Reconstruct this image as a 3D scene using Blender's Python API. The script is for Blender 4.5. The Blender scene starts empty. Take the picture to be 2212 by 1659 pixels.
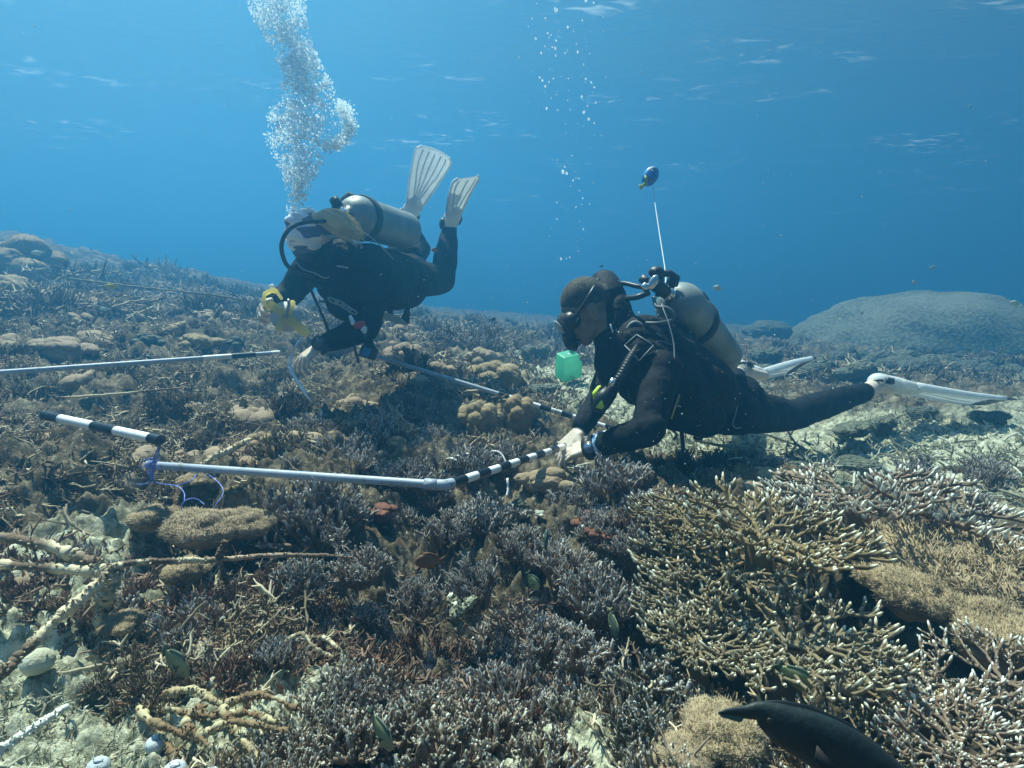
import bpy, math, random
import numpy as np
from mathutils import Vector, Matrix, Euler
SC = bpy.context.scene
COL = SC.collection
R = math.radians
# ------------------------------------------------------------------ camera
FPX = 1207.0                      # focal length in units of a 2212 px wide frame
PITCH = R(10)
cam_d = bpy.data.cameras.new("Camera")
cam = bpy.data.objects.new("Camera", cam_d)
COL.objects.link(cam)
cam.location = (0, 0, 0)
cam.rotation_euler = (R(90) - PITCH, 0, 0)
cam_d.sensor_width = 36
cam_d.lens = 36 * FPX / 2212
cam_d.clip_start = 0.05
cam_d.clip_end = 400
SC.camera = cam
# ------------------------------------------------------------------ sky and sun
SUN_EL, SUN_AZ = 63, -36          # azimuth from +Y towards +X
W = bpy.data.worlds.new("World")
SC.world = W
W.use_nodes = True
nt = W.node_tree
nt.nodes.clear()
wo = nt.nodes.new("ShaderNodeOutputWorld")
wb = nt.nodes.new("ShaderNodeBackground")
sk = nt.nodes.new("ShaderNodeTexSky")
sk.sky_type = 'NISHITA'
sk.sun_disc = False
sk.sun_elevation = R(SUN_EL)
sk.sun_rotation = R(SUN_AZ)
wb.inputs["Strength"].default_value = 0.07
nt.links.new(sk.outputs[0], wb.inputs[0])
nt.links.new(wb.outputs[0], wo.inputs[0])
sun_d = bpy.data.lights.new("Sun", 'SUN')
sun_d.energy = 5.0
sun_d.angle = R(0.5)
sun_d.color = (1.0, 0.95, 0.80)
sun = bpy.data.objects.new("Sun", sun_d)
COL.objects.link(sun)
_e, _a = R(SUN_EL), R(SUN_AZ)
SUNV = Vector((math.cos(_e) * math.sin(_a), math.cos(_e) * math.cos(_a), math.sin(_e)))
sun.rotation_euler = (-SUNV).to_track_quat('-Z', 'Y').to_euler()
SC.view_settings.view_transform = 'Standard'
SC.view_settings.look = 'None'
SC.view_settings.gamma = 1
SC.view_settings.exposure = 1.34
SC.render.engine = 'CYCLES'
SC.cycles.use_denoising = True
SC.cycles.max_bounces = 6
SC.cycles.diffuse_bounces = 3
SC.cycles.glossy_bounces = 2
SC.cycles.transmission_bounces = 4
SC.cycles.transparent_max_bounces = 12
SC.cycles.volume_bounces = 1
SC.cycles.caustics_reflective = False
SC.cycles.caustics_refractive = False
SC.cycles.sample_clamp_indirect = 4
# ------------------------------------------------------------------ helpers
def P(u, v, d):
    """point seen at pixel (u, v) of a 2212x1659 frame, at depth d along the view axis"""
    x = (u - 1106.0) / FPX * d
    y = -(v - 829.5) / FPX * d
    c, s = math.cos(PITCH), math.sin(PITCH)
    return Vector((x, d * c + y * s, y * c - d * s))

def px(n, d):
    return n * d / FPX

def _h(ix, iy, seed):
    n = (ix.astype(np.int64) * 374761393 + iy.astype(np.int64) * 668265263 + seed * 974634777) & 0xffffffff
    n = ((n ^ (n >> 13)) * 1274126177) & 0xffffffff
    n = (n ^ (n >> 16)) & 0xffffffff
    return n / 4294967295.0

def vnoise(x, y, seed=0):
    x = np.asarray(x, float); y = np.asarray(y, float)
    ix = np.floor(x); iy = np.floor(y)
    fx = x - ix; fy = y - iy
    fx = fx * fx * fx * (fx * (fx * 6 - 15) + 10); fy = fy * fy * fy * (fy * (fy * 6 - 15) + 10)
    a = _h(ix, iy, seed); b = _h(ix + 1, iy, seed); c = _h(ix, iy + 1, seed); d = _h(ix + 1, iy + 1, seed)
    return (a * (1 - fx) + b * fx) * (1 - fy) + (c * (1 - fx) + d * fx) * fy

def fbm(x, y, seed=0, octv=4, rough=.5):
    s = 0; a = 1; t = 0
    for k in range(octv):
        s = s + a * vnoise(x * 2 ** k + 17.3 * k, y * 2 ** k - 9.1 * k, seed + k); t += a; a *= rough
    return s / t

def worley(x, y, seed=0):
    """F1 distance, 2-D"""
    x = np.asarray(x, float); y = np.asarray(y, float)
    ix = np.floor(x); iy = np.floor(y)
    best = np.full(x.shape, 9.0)
    for dx in (-1, 0, 1):
        for dy in (-1, 0, 1):
            jx = ix + dx; jy = iy + dy
            px_ = jx + _h(jx, jy, seed); py_ = jy + _h(jx, jy, seed + 7)
            best = np.minimum(best, (px_ - x) ** 2 + (py_ - y) ** 2)
    return np.sqrt(best)

def mesh_np(name, V, Q=None, T=None, attrs=None, smooth=True):
    """mesh from numpy arrays: quads and/or triangles"""
    me = bpy.data.meshes.new(name)
    V = np.asarray(V, np.float32)
    me.vertices.add(len(V)); me.vertices.foreach_set("co", V.ravel())
    loops = []; starts = []; n = 0
    if Q is not None and len(Q):
        Q = np.asarray(Q, np.int32); loops.append(Q.ravel()); starts.append(n + 4 * np.arange(len(Q))); n += 4 * len(Q)
    if T is not None and len(T):
        T = np.asarray(T, np.int32); loops.append(T.ravel()); starts.append(n + 3 * np.arange(len(T))); n += 3 * len(T)
    lo = np.concatenate(loops).astype(np.int32); st = np.concatenate(starts).astype(np.int32)
    me.loops.add(len(lo)); me.loops.foreach_set("vertex_index", lo)
    me.polygons.add(len(st)); me.polygons.foreach_set("loop_start", st)
    me.polygons.foreach_set("use_smooth", np.full(len(st), smooth, bool))
    for k, a in (attrs or {}).items():
        at = me.attributes.new(k, 'FLOAT', 'POINT'); at.data.foreach_set("value", np.asarray(a, np.float32).ravel())
    me.update(calc_edges=True)
    return me

def link(name, me, mat=None, parent=None, loc=None, rot=None, scale=None):
    o = bpy.data.objects.new(name, me)
    COL.objects.link(o)
    if mat is not None and me is not None:
        if not me.materials:
            for m in (mat if isinstance(mat, (list, tuple)) else [mat]): me.materials.append(m)
    if parent is not None: o.parent = parent
    if loc is not None: o.location = loc
    if rot is not None: o.rotation_euler = rot
    if scale is not None: o.scale = (scale,) * 3 if isinstance(scale, (int, float)) else scale
    return o

def tag(o, label=None, cat=None, group=None, kind=None):
    if label: o["label"] = label
    if cat: o["category"] = cat
    if group: o["group"] = group
    if kind: o["kind"] = kind
    return o

def empty(name, loc, label=None, cat=None, group=None):
    o = bpy.data.objects.new(name, None); COL.objects.link(o); o.location = loc
    o.empty_display_size = .1
    return tag(o, label, cat, group)

def reparent(child, parent):
    """child built in world coordinates goes under parent (location-only empties)"""
    child.parent = parent
    child.location = child.location - parent.location
    return child

# ---- geometry collector (world coordinates)
class Geo:
    def __init__(s):
        s.V = []; s.F = []; s.n = 0; s.A = []
    def add(s, V, F, a=0.0):
        V = np.asarray(V, float)
        s.V.append(V)
        s.A.append(np.broadcast_to(np.asarray(a, float), (len(V),)))
        for f in F: s.F.append(tuple(int(i) + s.n for i in f))
        s.n += len(V)
    def tube(s, pts, rad, seg=8, caps=True, a=0.0, flat=None):
        """sweep; rad scalar or list; flat=(w,h) elliptical with reference up"""
        pts = [Vector(p) for p in pts]; m = len(pts)
        if not hasattr(rad, '__len__'): rad = [rad] * m
        T = []
        for i in range(m):
            t = pts[min(i + 1, m - 1)] - pts[max(i - 1, 0)]
            T.append(t.normalized() if t.length > 1e-9 else Vector((0, 0, 1)))
        up = Vector(flat[2]) if flat and len(flat) > 2 else (Vector((0, 0, 1)) if abs(T[0].z) < .9 else Vector((1, 0, 0)))
        N = (up - T[0] * up.dot(T[0])).normalized()
        V = []
        for i in range(m):
            N = (N - T[i] * N.dot(T[i]))
            N = N.normalized() if N.length > 1e-6 else T[i].orthogonal().normalized()
            B = T[i].cross(N)
            for k in range(seg):
                an = 2 * math.pi * k / seg
                w, h = (flat[0], flat[1]) if flat else (1, 1)
                V.append(pts[i] + (B * math.cos(an) * w + N * math.sin(an) * h) * rad[i])
        F = []
        for i in range(m - 1):
            for k in range(seg):
                k2 = (k + 1) % seg
                F.append((i * seg + k, i * seg + k2, (i + 1) * seg + k2, (i + 1) * seg + k))
        if caps:
            F.append(tuple(range(seg - 1, -1, -1))); F.append(tuple((m - 1) * seg + k for k in range(seg)))
        s.add(V, F, a)
    def cone(s, p, q, r0, r1, seg=14, round_=True):
        """closed round cone"""
        p = Vector(p); q = Vector(q); d = q - p; L = d.length
        if L < 1e-6: return s.ball(p, r0)
        t = d / L
        pts = []; rad = []
        for k in range(1, 5):
            an = math.pi / 2 * k / 4; pts.append(p - t * r0 * math.cos(an)); rad.append(r0 * math.sin(an))
        for k in range(3, 0, -1):
            an = math.pi / 2 * k / 4; pts.append(q + t * r1 * math.cos(an)); rad.append(r1 * math.sin(an))
        pts.insert(4, q); rad.insert(4, r1)
        s.tube(pts, rad, seg)
    def ball(s, c, r, seg=14, rings=9, rot=None):
        r = (r, r, r) if not hasattr(r, '__len__') else r
        V = []; F = []
        M = rot if rot is not None else Matrix.Identity(3)
        c = Vector(c)
        V.append(c + M @ Vector((0, 0, r[2])))
        for i in range(1, rings):
            th = math.pi * i / rings
            for k in range(seg):
                ph = 2 * math.pi * k / seg
                V.append(c + M @ Vector((r[0] * math.sin(th) * math.cos(ph), r[1] * math.sin(th) * math.sin(ph), r[2] * math.cos(th))))
        V.append(c + M @ Vector((0, 0, -r[2])))
        for k in range(seg): F.append((0, 1 + k, 1 + (k + 1) % seg))
        for i in range(rings - 2):
            for k in range(seg):
                a = 1 + i * seg + k; b = 1 + i * seg + (k + 1) % seg
                F.append((a, a + seg, b + seg, b))
        e = 1 + (rings - 1) * seg
        for k in range(seg): F.append((e, e - seg + (k + 1) % seg, e - seg + k))
        s.add(V, F)
    def box(s, c, size, rot=None):
        M = rot if rot is not None else Matrix.Identity(3)
        c = Vector(c)
        V = [c + M @ Vector((x * size[0] / 2, y * size[1] / 2, z * size[2] / 2)) for x in (-1, 1) for y in (-1, 1) for z in (-1, 1)]
        s.add(V, [(0, 1, 3, 2), (4, 6, 7, 5), (0, 4, 5, 1), (2, 3, 7, 6), (0, 2, 6, 4), (1, 5, 7, 3)])
    def sheet(s, outline, nrm, th):
        """prism: closed outline of 3-D points extruded by th along nrm (centred)"""
        n = Vector(nrm).normalized() * th / 2; m = len(outline)
        V = [Vector(p) + n for p in outline] + [Vector(p) - n for p in outline]
        F = [tuple(range(m)), tuple(range(2 * m - 1, m - 1, -1))] + [(i, i + m, (i + 1) % m + m, (i + 1) % m) for i in range(m)]
        s.add(V, F)
    def mesh(s, name, smooth=True, attr=None):
        me = bpy.data.meshes.new(name)
        me.from_pydata(np.concatenate(s.V).tolist(), [], s.F)
        me.polygons.foreach_set("use_smooth", [smooth] * len(me.polygons))
        if attr:
            at = me.attributes.new(attr, 'FLOAT', 'POINT'); at.data.foreach_set("value", np.concatenate(s.A).astype(np.float32))
        me.update()
        return me
    def obj(s, name, mat, parent=None, smooth=True, attr=None, autosmooth=None):
        me = s.mesh(name, smooth, attr)
        o = link(name, me, mat)
        if autosmooth: me.set_sharp_from_angle(angle=R(autosmooth))
        if parent is not None:
            o.parent = parent; o.location = -parent.location
        return o

def remesh(geo, name, voxel, smooth_it=6, factor=.5):
    """weld overlapping closed shapes into ONE continuous surface"""
    me = geo.mesh(name + "_src"); o = bpy.data.objects.new(name, me); COL.objects.link(o)
    m = o.modifiers.new("r", 'REMESH'); m.mode = 'VOXEL'; m.voxel_size = voxel; m.adaptivity = 0
    if smooth_it:
        k = o.modifiers.new("s", 'SMOOTH'); k.factor = factor; k.iterations = smooth_it
    dg = bpy.context.evaluated_depsgraph_get(); dg.update()
    out = bpy.data.meshes.new_from_object(o.evaluated_get(dg))
    bpy.data.objects.remove(o); bpy.data.meshes.remove(me)
    out.polygons.foreach_set("use_smooth", [True] * len(out.polygons))
    out.name = name
    return out

def spline(pts, n=8):
    """Catmull-Rom through pts"""
    pts = [Vector(p) for p in pts]
    Q = [pts[0] * 2 - pts[1]] + pts + [pts[-1] * 2 - pts[-2]]
    out = []
    for i in range(1, len(Q) - 2):
        for k in range(n):
            t = k / n
            out.append(.5 * ((2 * Q[i]) + (Q[i + 1] - Q[i - 1]) * t + (2 * Q[i - 1] - 5 * Q[i] + 4 * Q[i + 1] - Q[i + 2]) * t * t + (3 * Q[i] - 3 * Q[i + 1] + Q[i + 2] - Q[i - 1]) * t ** 3))
    out.append(pts[-1])
    return out

# ---- materials
MATS = {}
def mat(name, col, rough=.6, metal=0., noise=None, bump=None, spec=.4, trans=None, attr=None, coat=0., sub=None):
    """procedural material. noise=(scale, colour2, lo, hi[, detail]) ; attr=(attribute, colour, lo, hi) ; bump=(scale, strength, dist)"""
    if name in MATS: return MATS[name]
    m = bpy.data.materials.new(name); m.use_nodes = True; MATS[name] = m
    t = m.node_tree; b = t.nodes["Principled BSDF"]
    b.inputs["Roughness"].default_value = rough; b.inputs["Metallic"].default_value = metal
    b.inputs["Specular IOR Level"].default_value = spec
    if coat: b.inputs["Coat Weight"].default_value = coat
    tc = t.nodes.new("ShaderNodeTexCoord")
    cur = None
    def rgb(c):
        n = t.nodes.new("ShaderNodeRGB"); n.outputs[0].default_value = (*c, 1); return n.outputs[0]
    cur = rgb(col)
    def mixin(cur, fac, c2):
        mx = t.nodes.new("ShaderNodeMix"); mx.data_type = 'RGBA'
        t.links.new(fac, mx.inputs[0]); t.links.new(cur, mx.inputs[6])
        if isinstance(c2, tuple): mx.inputs[7].default_value = (*c2, 1)
        else: t.links.new(c2, mx.inputs[7])
        return mx.outputs[2]
    for nz in (noise if isinstance(noise, list) else [noise] if noise else []):
        n = t.nodes.new("ShaderNodeTexNoise"); n.inputs["Scale"].default_value = nz[0]; n.inputs["Detail"].default_value = nz[4] if len(nz) > 4 else 4
        t.links.new(tc.outputs["Object"], n.inputs["Vector"])
        r = t.nodes.new("ShaderNodeMapRange"); r.inputs[1].default_value = nz[2]; r.inputs[2].default_value = nz[3]
        t.links.new(n.outputs[0], r.inputs[0]); cur = mixin(cur, r.outputs[0], nz[1])
    for at in (attr if isinstance(attr, list) else [attr] if attr else []):
        n = t.nodes.new("ShaderNodeAttribute"); n.attribute_name = at[0]
        r = t.nodes.new("ShaderNodeMapRange"); r.inputs[1].default_value = at[2]; r.inputs[2].default_value = at[3]
        t.links.new(n.outputs["Fac"], r.inputs[0]); cur = mixin(cur, r.outputs[0], at[1])
    t.links.new(cur, b.inputs["Base Color"])
    if bump:
        n = t.nodes.new("ShaderNodeTexNoise"); n.inputs["Scale"].default_value = bump[0]; n.inputs["Detail"].default_value = 5
        t.links.new(tc.outputs["Object"], n.inputs["Vector"])
        bp = t.nodes.new("ShaderNodeBump"); bp.inputs["Strength"].default_value = bump[1]; bp.inputs["Distance"].default_value = bump[2]
        t.links.new(n.outputs[0], bp.inputs["Height"]); t.links.new(bp.outputs[0], b.inputs["Normal"])
    if trans: b.inputs["Transmission Weight"].default_value = trans
    return m
# ================================================================== the setting
CTRL = [  # pixel u, v, depth: points the reef floor passes through
 (0,2100,.55),(1106,2100,.52),(2212,2100,.6),
 (0,1659,.78),(550,1659,.74),(1106,1659,.74),(1650,1659,.78),(2212,1659,.88),
 (0,1400,1.0),(550,1400,1.0),(1106,1400,1.08),(1650,1400,1.1),(2212,1400,1.15),
 (0,1200,1.25),(550,1200,1.3),(1106,1200,1.4),(1650,1200,1.35),(2212,1230,1.5),
 (0,1060,1.5),(500,1070,1.55),(960,1090,1.68),(1350,1080,1.85),(1700,1100,1.75),(2212,1080,2.0),
 (0,950,1.75),(600,950,1.95),(1106,960,2.25),(1560,1010,2.4),(1900,980,2.6),(2212,960,2.7),
 (0,850,2.3),(350,850,2.38),(700,860,2.72),(1300,860,3.3),(1900,890,3.3),(2212,890,3.4),
 (0,770,2.85),(500,770,3.25),(1106,770,4.3),(1500,800,4.3),(2212,830,4.6),
 (0,690,3.3),(500,700,3.8),(1106,720,5.5),(1600,740,6.0),(2212,770,6.5),
 (0,610,4.3),(400,640,5.3),(750,660,7.0),(1106,690,8.5),(1500,695,9.5),(2212,720,10),
 (0,545,5.5),(0,492,6.8),(300,563,7.2),(550,618,8.4),(-700,520,6.5),(-700,800,2.6),(-500,1200,1.2),(2900,1200,1.4),(2900,900,3.2),(2900,760,6),
]
def deeper(d): return d if d < 3.5 else d + (d - 3.5) * (.42 + .05 * (d - 3.5))
CP = np.array([P(u, v, deeper(d))[:] for u, v, d in CTRL] + [(-40, 46, 1.9), (0, 52, -2.6), (44, 48, -3.2), (-30, -20, 0.3), (30, -20, -1.2), (0, -6, -.75), (0, -30, -.8), (-17, 16, 1.35), (0, 27, -1.6), (18, 24, -2.1)])
def _ker(r): return r
_D = np.sqrt(((CP[:, None, :2] - CP[None, :, :2]) ** 2).sum(-1))
_n = len(CP)
_A = np.zeros((_n + 3, _n + 3)); _A[:_n, :_n] = _D + np.eye(_n) * -.02
_A[:_n, _n] = 1; _A[:_n, _n + 1:] = CP[:, :2]; _A[_n, :_n] = 1; _A[_n + 1:, :_n] = CP[:, :2].T
_w = np.linalg.solve(_A, np.concatenate([CP[:, 2], np.zeros(3)]))
def ground_base(x, y):
    x = np.asarray(x, float); y = np.asarray(y, float)
    sh = x.shape; X = np.stack([x.ravel(), y.ravel()], 1)
    out = np.empty(len(X))
    for i in range(0, len(X), 20000):
        B = X[i:i + 20000]
        d = np.sqrt(((B[:, None] - CP[None, :, :2]) ** 2).sum(-1))
        out[i:i + 20000] = d @ _w[:_n] + _w[_n] + B @ _w[_n + 1:]
    return out.reshape(sh)

def sand_mask(x, y):
    """1 on the pale rubble gully that runs past the right diver"""
    pts = [(.05, 4.6), (.35, 3.6), (.9, 3.0), (1.7, 2.6), (2.7, 2.5), (3.6, 2.9)]
    d = np.full(np.shape(x), 9.)
    for (a, b), (c, e) in zip(pts[:-1], pts[1:]):
        t = np.clip(((x - a) * (c - a) + (y - b) * (e - b)) / ((c - a) ** 2 + (e - b) ** 2), 0, 1)
        d = np.minimum(d, np.hypot(x - a - t * (c - a), y - b - t * (e - b)))
    wid = .42 + .16 * (np.clip(x, 0, 4))
    s = np.clip(1.4 - d / wid + .5 * (fbm(x * 2.3, y * 2.3, 5) - .5), 0, 1)
    for cx, cy, r in ((-1.0, .80, .36), (-.72, .60, .28), (.09, .70, .15), (-.42, .8, .13), (-1.05, 1.12, .24)):
        s = np.maximum(s, np.clip(1.5 - np.hypot(x - cx, y - cy) / r + .7 * (fbm(x * 7, y * 7, 8) - .5), 0, 1))
    return s

HOLLOWS = [(.62, 1.2, .30, .30), (.36, 1.2, .2, .2), (-.10, 1.10, .20, .16), (.14, 1.03, .14, .12), (.52, 1.12, .2, .14), (.95, 1.2, .22, .14), (-.75, 1.28, .16, .1), (-.35, 1.0, .14, .08), (-1.1, 1.9, .25, .12), (-.35, 2.3, .3, .1)]
def relief(x, y):
    far = np.clip((np.hypot(x, y) - .2) / 1.0, .35, 1)
    s = sand_mask(x, y)
    hol = 0
    for cx, cy, r, dp in HOLLOWS: hol = hol - dp * np.clip(1.25 - np.hypot(x - cx, (y - cy) * 1.2) / r + .5 * (fbm(x * 6, y * 6, 77, 2) - .5), 0, 1)
    lumps = hol + (fbm(x * 1.9, y * 1.9, 11, 3) - .5) * .28
    pits = -np.clip(fbm(x * 3.1 + 4, y * 3.1, 21, 3) - .55, 0, 1) * .55
    mid = (.5 - worley(x * 7 + fbm(x * 5, y * 5, 2), y * 7 + fbm(x * 5, y * 5, 4), 31)) * .07
    fine = (fbm(x * 22, y * 22, 41, 5, .6) - .5) * .10 + (.5 - worley(x * 24 + 2 * fbm(x * 9, y * 9, 3), y * 24, 51)) * .03 - np.abs(fbm(x * 14, y * 14, 91, 4, .6) - .5) * .10
    return ((lumps + pits) * (1 - .75 * s) * far + mid * (1 - .7 * s) + fine * (1 - .35 * s)) * np.clip(1.1 - np.hypot(x, y) / 40, .2, 1) - .02

def gz(x, y):
    """height of the reef floor"""
    r = ground_base(np.array([x]), np.array([y])) + relief(np.array([x]), np.array([y]))
    return float(r[0])
def gza(x, y): return ground_base(x, y) + relief(x, y)
def on_ground(u, v, lift=0.0, smooth=False):
    """where the ray through pixel (u, v) first meets the reef floor"""
    ds = np.concatenate([np.arange(.4, 3, .01), np.arange(3, 26, .04)])
    c, s = math.cos(PITCH), math.sin(PITCH)
    x = (u - 1106.0) / FPX * ds; yy = -(v - 829.5) / FPX * ds
    Y = ds * c + yy * s; Z = yy * c - ds * s
    g = ground_base(x, Y) + (0 if smooth else relief(x, Y))
    k = np.argmax(Z < g + lift)
    if not (Z < g + lift).any(): k = len(ds) - 1
    return Vector((x[k], Y[k], g[k])), ds[k]

def build_ground():
    th = np.concatenate([np.linspace(-math.pi, -R(62), 60, endpoint=False), np.linspace(-R(62), R(62), 820, endpoint=False), np.linspace(R(62), math.pi, 60)])
    r = np.concatenate([[.02, .15, .3], np.exp(np.linspace(math.log(.42), math.log(11), 640)), np.exp(np.linspace(math.log(11.5), math.log(160), 44))])
    TH, RR = np.meshgrid(th, r)
    X = RR * np.sin(TH); Y = RR * np.cos(TH)
    Z = gza(X, Y)
    n, m = X.shape
    idx = np.arange(n * m).reshape(n, m)
    Q = np.stack([idx[:-1, :-1], idx[:-1, 1:], idx[1:, 1:], idx[1:, :-1]], -1).reshape(-1, 4)
    V = np.stack([X, Y, Z], -1).reshape(-1, 3)
    me = mesh_np("seabed", V, Q=Q[:, ::-1], attrs={"sand": sand_mask(X, Y).ravel()})
    m_ = bpy.data.materials.new("reef_rock"); m_.use_nodes = True
    t = m_.node_tree; b = t.nodes["Principled BSDF"]; b.inputs["Roughness"].default_value = .9; b.inputs["Specular IOR Level"].default_value = .15
    tc = t.nodes.new("ShaderNodeTexCoord")
    def nz(scale, det=5, rough=.6):
        k = t.nodes.new("ShaderNodeTexNoise"); k.inputs["Scale"].default_value = scale; k.inputs["Detail"].default_value = det; k.inputs["Roughness"].default_value = rough
        t.links.new(tc.outputs["Object"], k.inputs["Vector"]); return k.outputs[0]
    def ramp(src, stops):
        k = t.nodes.new("ShaderNodeValToRGB"); el = k.color_ramp.elements
        while len(el) < len(stops): el.new(.5)
        for e, (p, c) in zip(el, stops): e.position = p; e.color = (*c, 1)
        t.links.new(src, k.inputs[0]); return k.outputs[0]
    def mix(f, a, c):
        k = t.nodes.new("ShaderNodeMix"); k.data_type = 'RGBA'
        t.links.new(f, k.inputs[0]); t.links.new(a, k.inputs[6]); t.links.new(c, k.inputs[7]); return k.outputs[2]
    def mr(src, lo, hi):
        k = t.nodes.new("ShaderNodeMapRange"); k.inputs[1].default_value = lo; k.inputs[2].default_value = hi; t.links.new(src, k.inputs[0]); return k.outputs[0]
    turf = ramp(nz(9, 6, .7), [(.30, (.03, .025, .018)), (.45, (.085, .066, .043)), (.56, (.18, .14, .09)), (.68, (.36, .31, .22))])
    red = ramp(nz(40, 4), [(.35, (.05, .025, .018)), (.6, (.17, .075, .05)), (.7, (.30, .17, .12))])
    base = mix(mr(nz(2.6, 4), .64, .74), turf, red)
    spk = mix(mr(nz(60, 3), .60, .68), base, ramp(nz(5, 2), [(.4, (.30, .26, .20)), (.6, (.38, .38, .30))]))
    sand = ramp(nz(34, 6, .75), [(.30, (.07, .07, .045)), (.44, (.24, .24, .16)), (.53, (.52, .51, .38)), (.66, (.74, .73, .58))])
    at = t.nodes.new("ShaderNodeAttribute"); at.attribute_name = "sand"
    fin = mix(mr(at.outputs["Fac"], .25, .75), spk, sand)
    t.links.new(fin, b.inputs["Base Color"])
    bp = t.nodes.new("ShaderNodeBump"); bp.inputs["Strength"].default_value = .9; bp.inputs["Distance"].default_value = .012
    t.links.new(nz(70, 6, .7), bp.inputs["Height"]); t.links.new(bp.outputs[0], b.inputs["Normal"])
    o = link("seabed", me, m_)
    tag(o, kind="structure")
build_ground()

# ---- the rippled water surface overhead, seen from below
SURF_Z = 3.4
def build_surface():
    n = 260
    g = np.sign(np.linspace(-1, 1, n)) * np.abs(np.linspace(-1, 1, n)) ** 2.2 * 160; X, Y = np.meshgrid(g, g)
    Z = SURF_Z + .10 * (fbm(X * .5, Y * .8, 3) - .5)
    idx = np.arange(n * n).reshape(n, n)
    Q = np.stack([idx[:-1, :-1], idx[:-1, 1:], idx[1:, 1:], idx[1:, :-1]], -1).reshape(-1, 4)
    me = mesh_np("water_surface", np.stack([X, Y, Z], -1).reshape(-1, 3), Q=Q)
    m = bpy.data.materials.new("water_surface"); m.use_nodes = True; t = m.node_tree; t.nodes.clear()
    out = t.nodes.new("ShaderNodeOutputMaterial")
    tc = t.nodes.new("ShaderNodeTexCoord"); mp = t.nodes.new("ShaderNodeMapping"); mp.inputs["Scale"].default_value = (1.0, 1.7, 1)
    mp.inputs["Rotation"].default_value = (0, 0, R(-14))
    t.links.new(tc.outputs["Object"], mp.inputs[0])
    n1 = t.nodes.new("ShaderNodeTexNoise"); n1.inputs["Scale"].default_value = 2.6; n1.inputs["Detail"].default_value = 3; n1.inputs["Distortion"].default_value = .8
    n2 = t.nodes.new("ShaderNodeTexNoise"); n2.inputs["Scale"].default_value = .35; n2.inputs["Detail"].default_value = 2
    t.links.new(mp.outputs[0], n1.inputs["Vector"]); t.links.new(mp.outputs[0], n2.inputs["Vector"])
    r1 = t.nodes.new("ShaderNodeMapRange"); r1.inputs[1].default_value = .54; r1.inputs[2].default_value = .86
    r2 = t.nodes.new("ShaderNodeMapRange"); r2.inputs[1].default_value = .53; r2.inputs[2].default_value = .74
    t.links.new(n1.outputs[0], r1.inputs[0]); t.links.new(n2.outputs[0], r2.inputs[0])
    mu = t.nodes.new("ShaderNodeMath"); mu.operation = 'MULTIPLY'
    t.links.new(r1.outputs[0], mu.inputs[0]); t.links.new(r2.outputs[0], mu.inputs[1])
    tr = t.nodes.new("ShaderNodeBsdfTransparent"); tr.inputs[0].default_value = (.82, .95, .90, 1)
    tl = t.nodes.new("ShaderNodeBsdfTranslucent"); tl.inputs[0].default_value = (.42, .50, .50, 1)  # pale patches, masked by noise, painted in as ripple glints
    # beyond the critical angle the surface mirrors the sea below it
    gl = t.nodes.new("ShaderNodeBsdfGlossy"); gl.inputs[0].default_value = (.8, .93, 1, 1); gl.inputs["Roughness"].default_value = .25
    lw = t.nodes.new("ShaderNodeLayerWeight"); lw.inputs[0].default_value = .5
    bp = t.nodes.new("ShaderNodeBump"); bp.inputs["Strength"].default_value = .22; bp.inputs["Distance"].default_value = .05
    t.links.new(n1.outputs[0], bp.inputs["Height"]); t.links.new(bp.outputs[0], lw.inputs["Normal"]); t.links.new(bp.outputs[0], gl.inputs["Normal"])
    rf = t.nodes.new("ShaderNodeMapRange"); rf.inputs[1].default_value = .30; rf.inputs[2].default_value = .46
    t.links.new(lw.outputs["Facing"], rf.inputs[0])
    m0 = t.nodes.new("ShaderNodeMixShader")
    t.links.new(rf.outputs[0], m0.inputs[0]); t.links.new(tr.outputs[0], m0.inputs[1]); t.links.new(gl.outputs[0], m0.inputs[2])
    mx = t.nodes.new("ShaderNodeMixShader")
    t.links.new(mu.outputs[0], mx.inputs[0]); t.links.new(m0.outputs[0], mx.inputs[1]); t.links.new(tl.outputs[0], mx.inputs[2])
    t.links.new(mx.outputs[0], out.inputs[0])
    tag(link("water_surface", me, m), kind="structure")
build_surface()

# ---- the water itself: an even blue haze
def build_haze():
    g = Geo(); g.box((0, 8, -.9), (190, 190, 7.8))
    # from -4.8 to 3.0
    m = bpy.data.materials.new("haze"); m.use_nodes = True; t = m.node_tree; t.nodes.clear()
    out = t.nodes.new("ShaderNodeOutputMaterial"); pv = t.nodes.new("ShaderNodeVolumePrincipled")
    pv.inputs["Color"].default_value = HAZE_COL
    pv.inputs["Absorption Color"].default_value = HAZE_ABS
    pv.inputs["Density"].default_value = HAZE_DENS
    pv.inputs["Anisotropy"].default_value = HAZE_ANI
    t.links.new(pv.outputs[0], out.inputs["Volume"])
    o = g.obj("haze", m, smooth=False)
    tag(o, "clear blue sea water that fades distant things to blue", None, None, "stuff")
HAZE_COL = (.078, .370, .72, 1); HAZE_ABS = (0, .0, .0, 1); HAZE_DENS = .108; HAZE_ANI = .66
build_haze()
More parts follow.
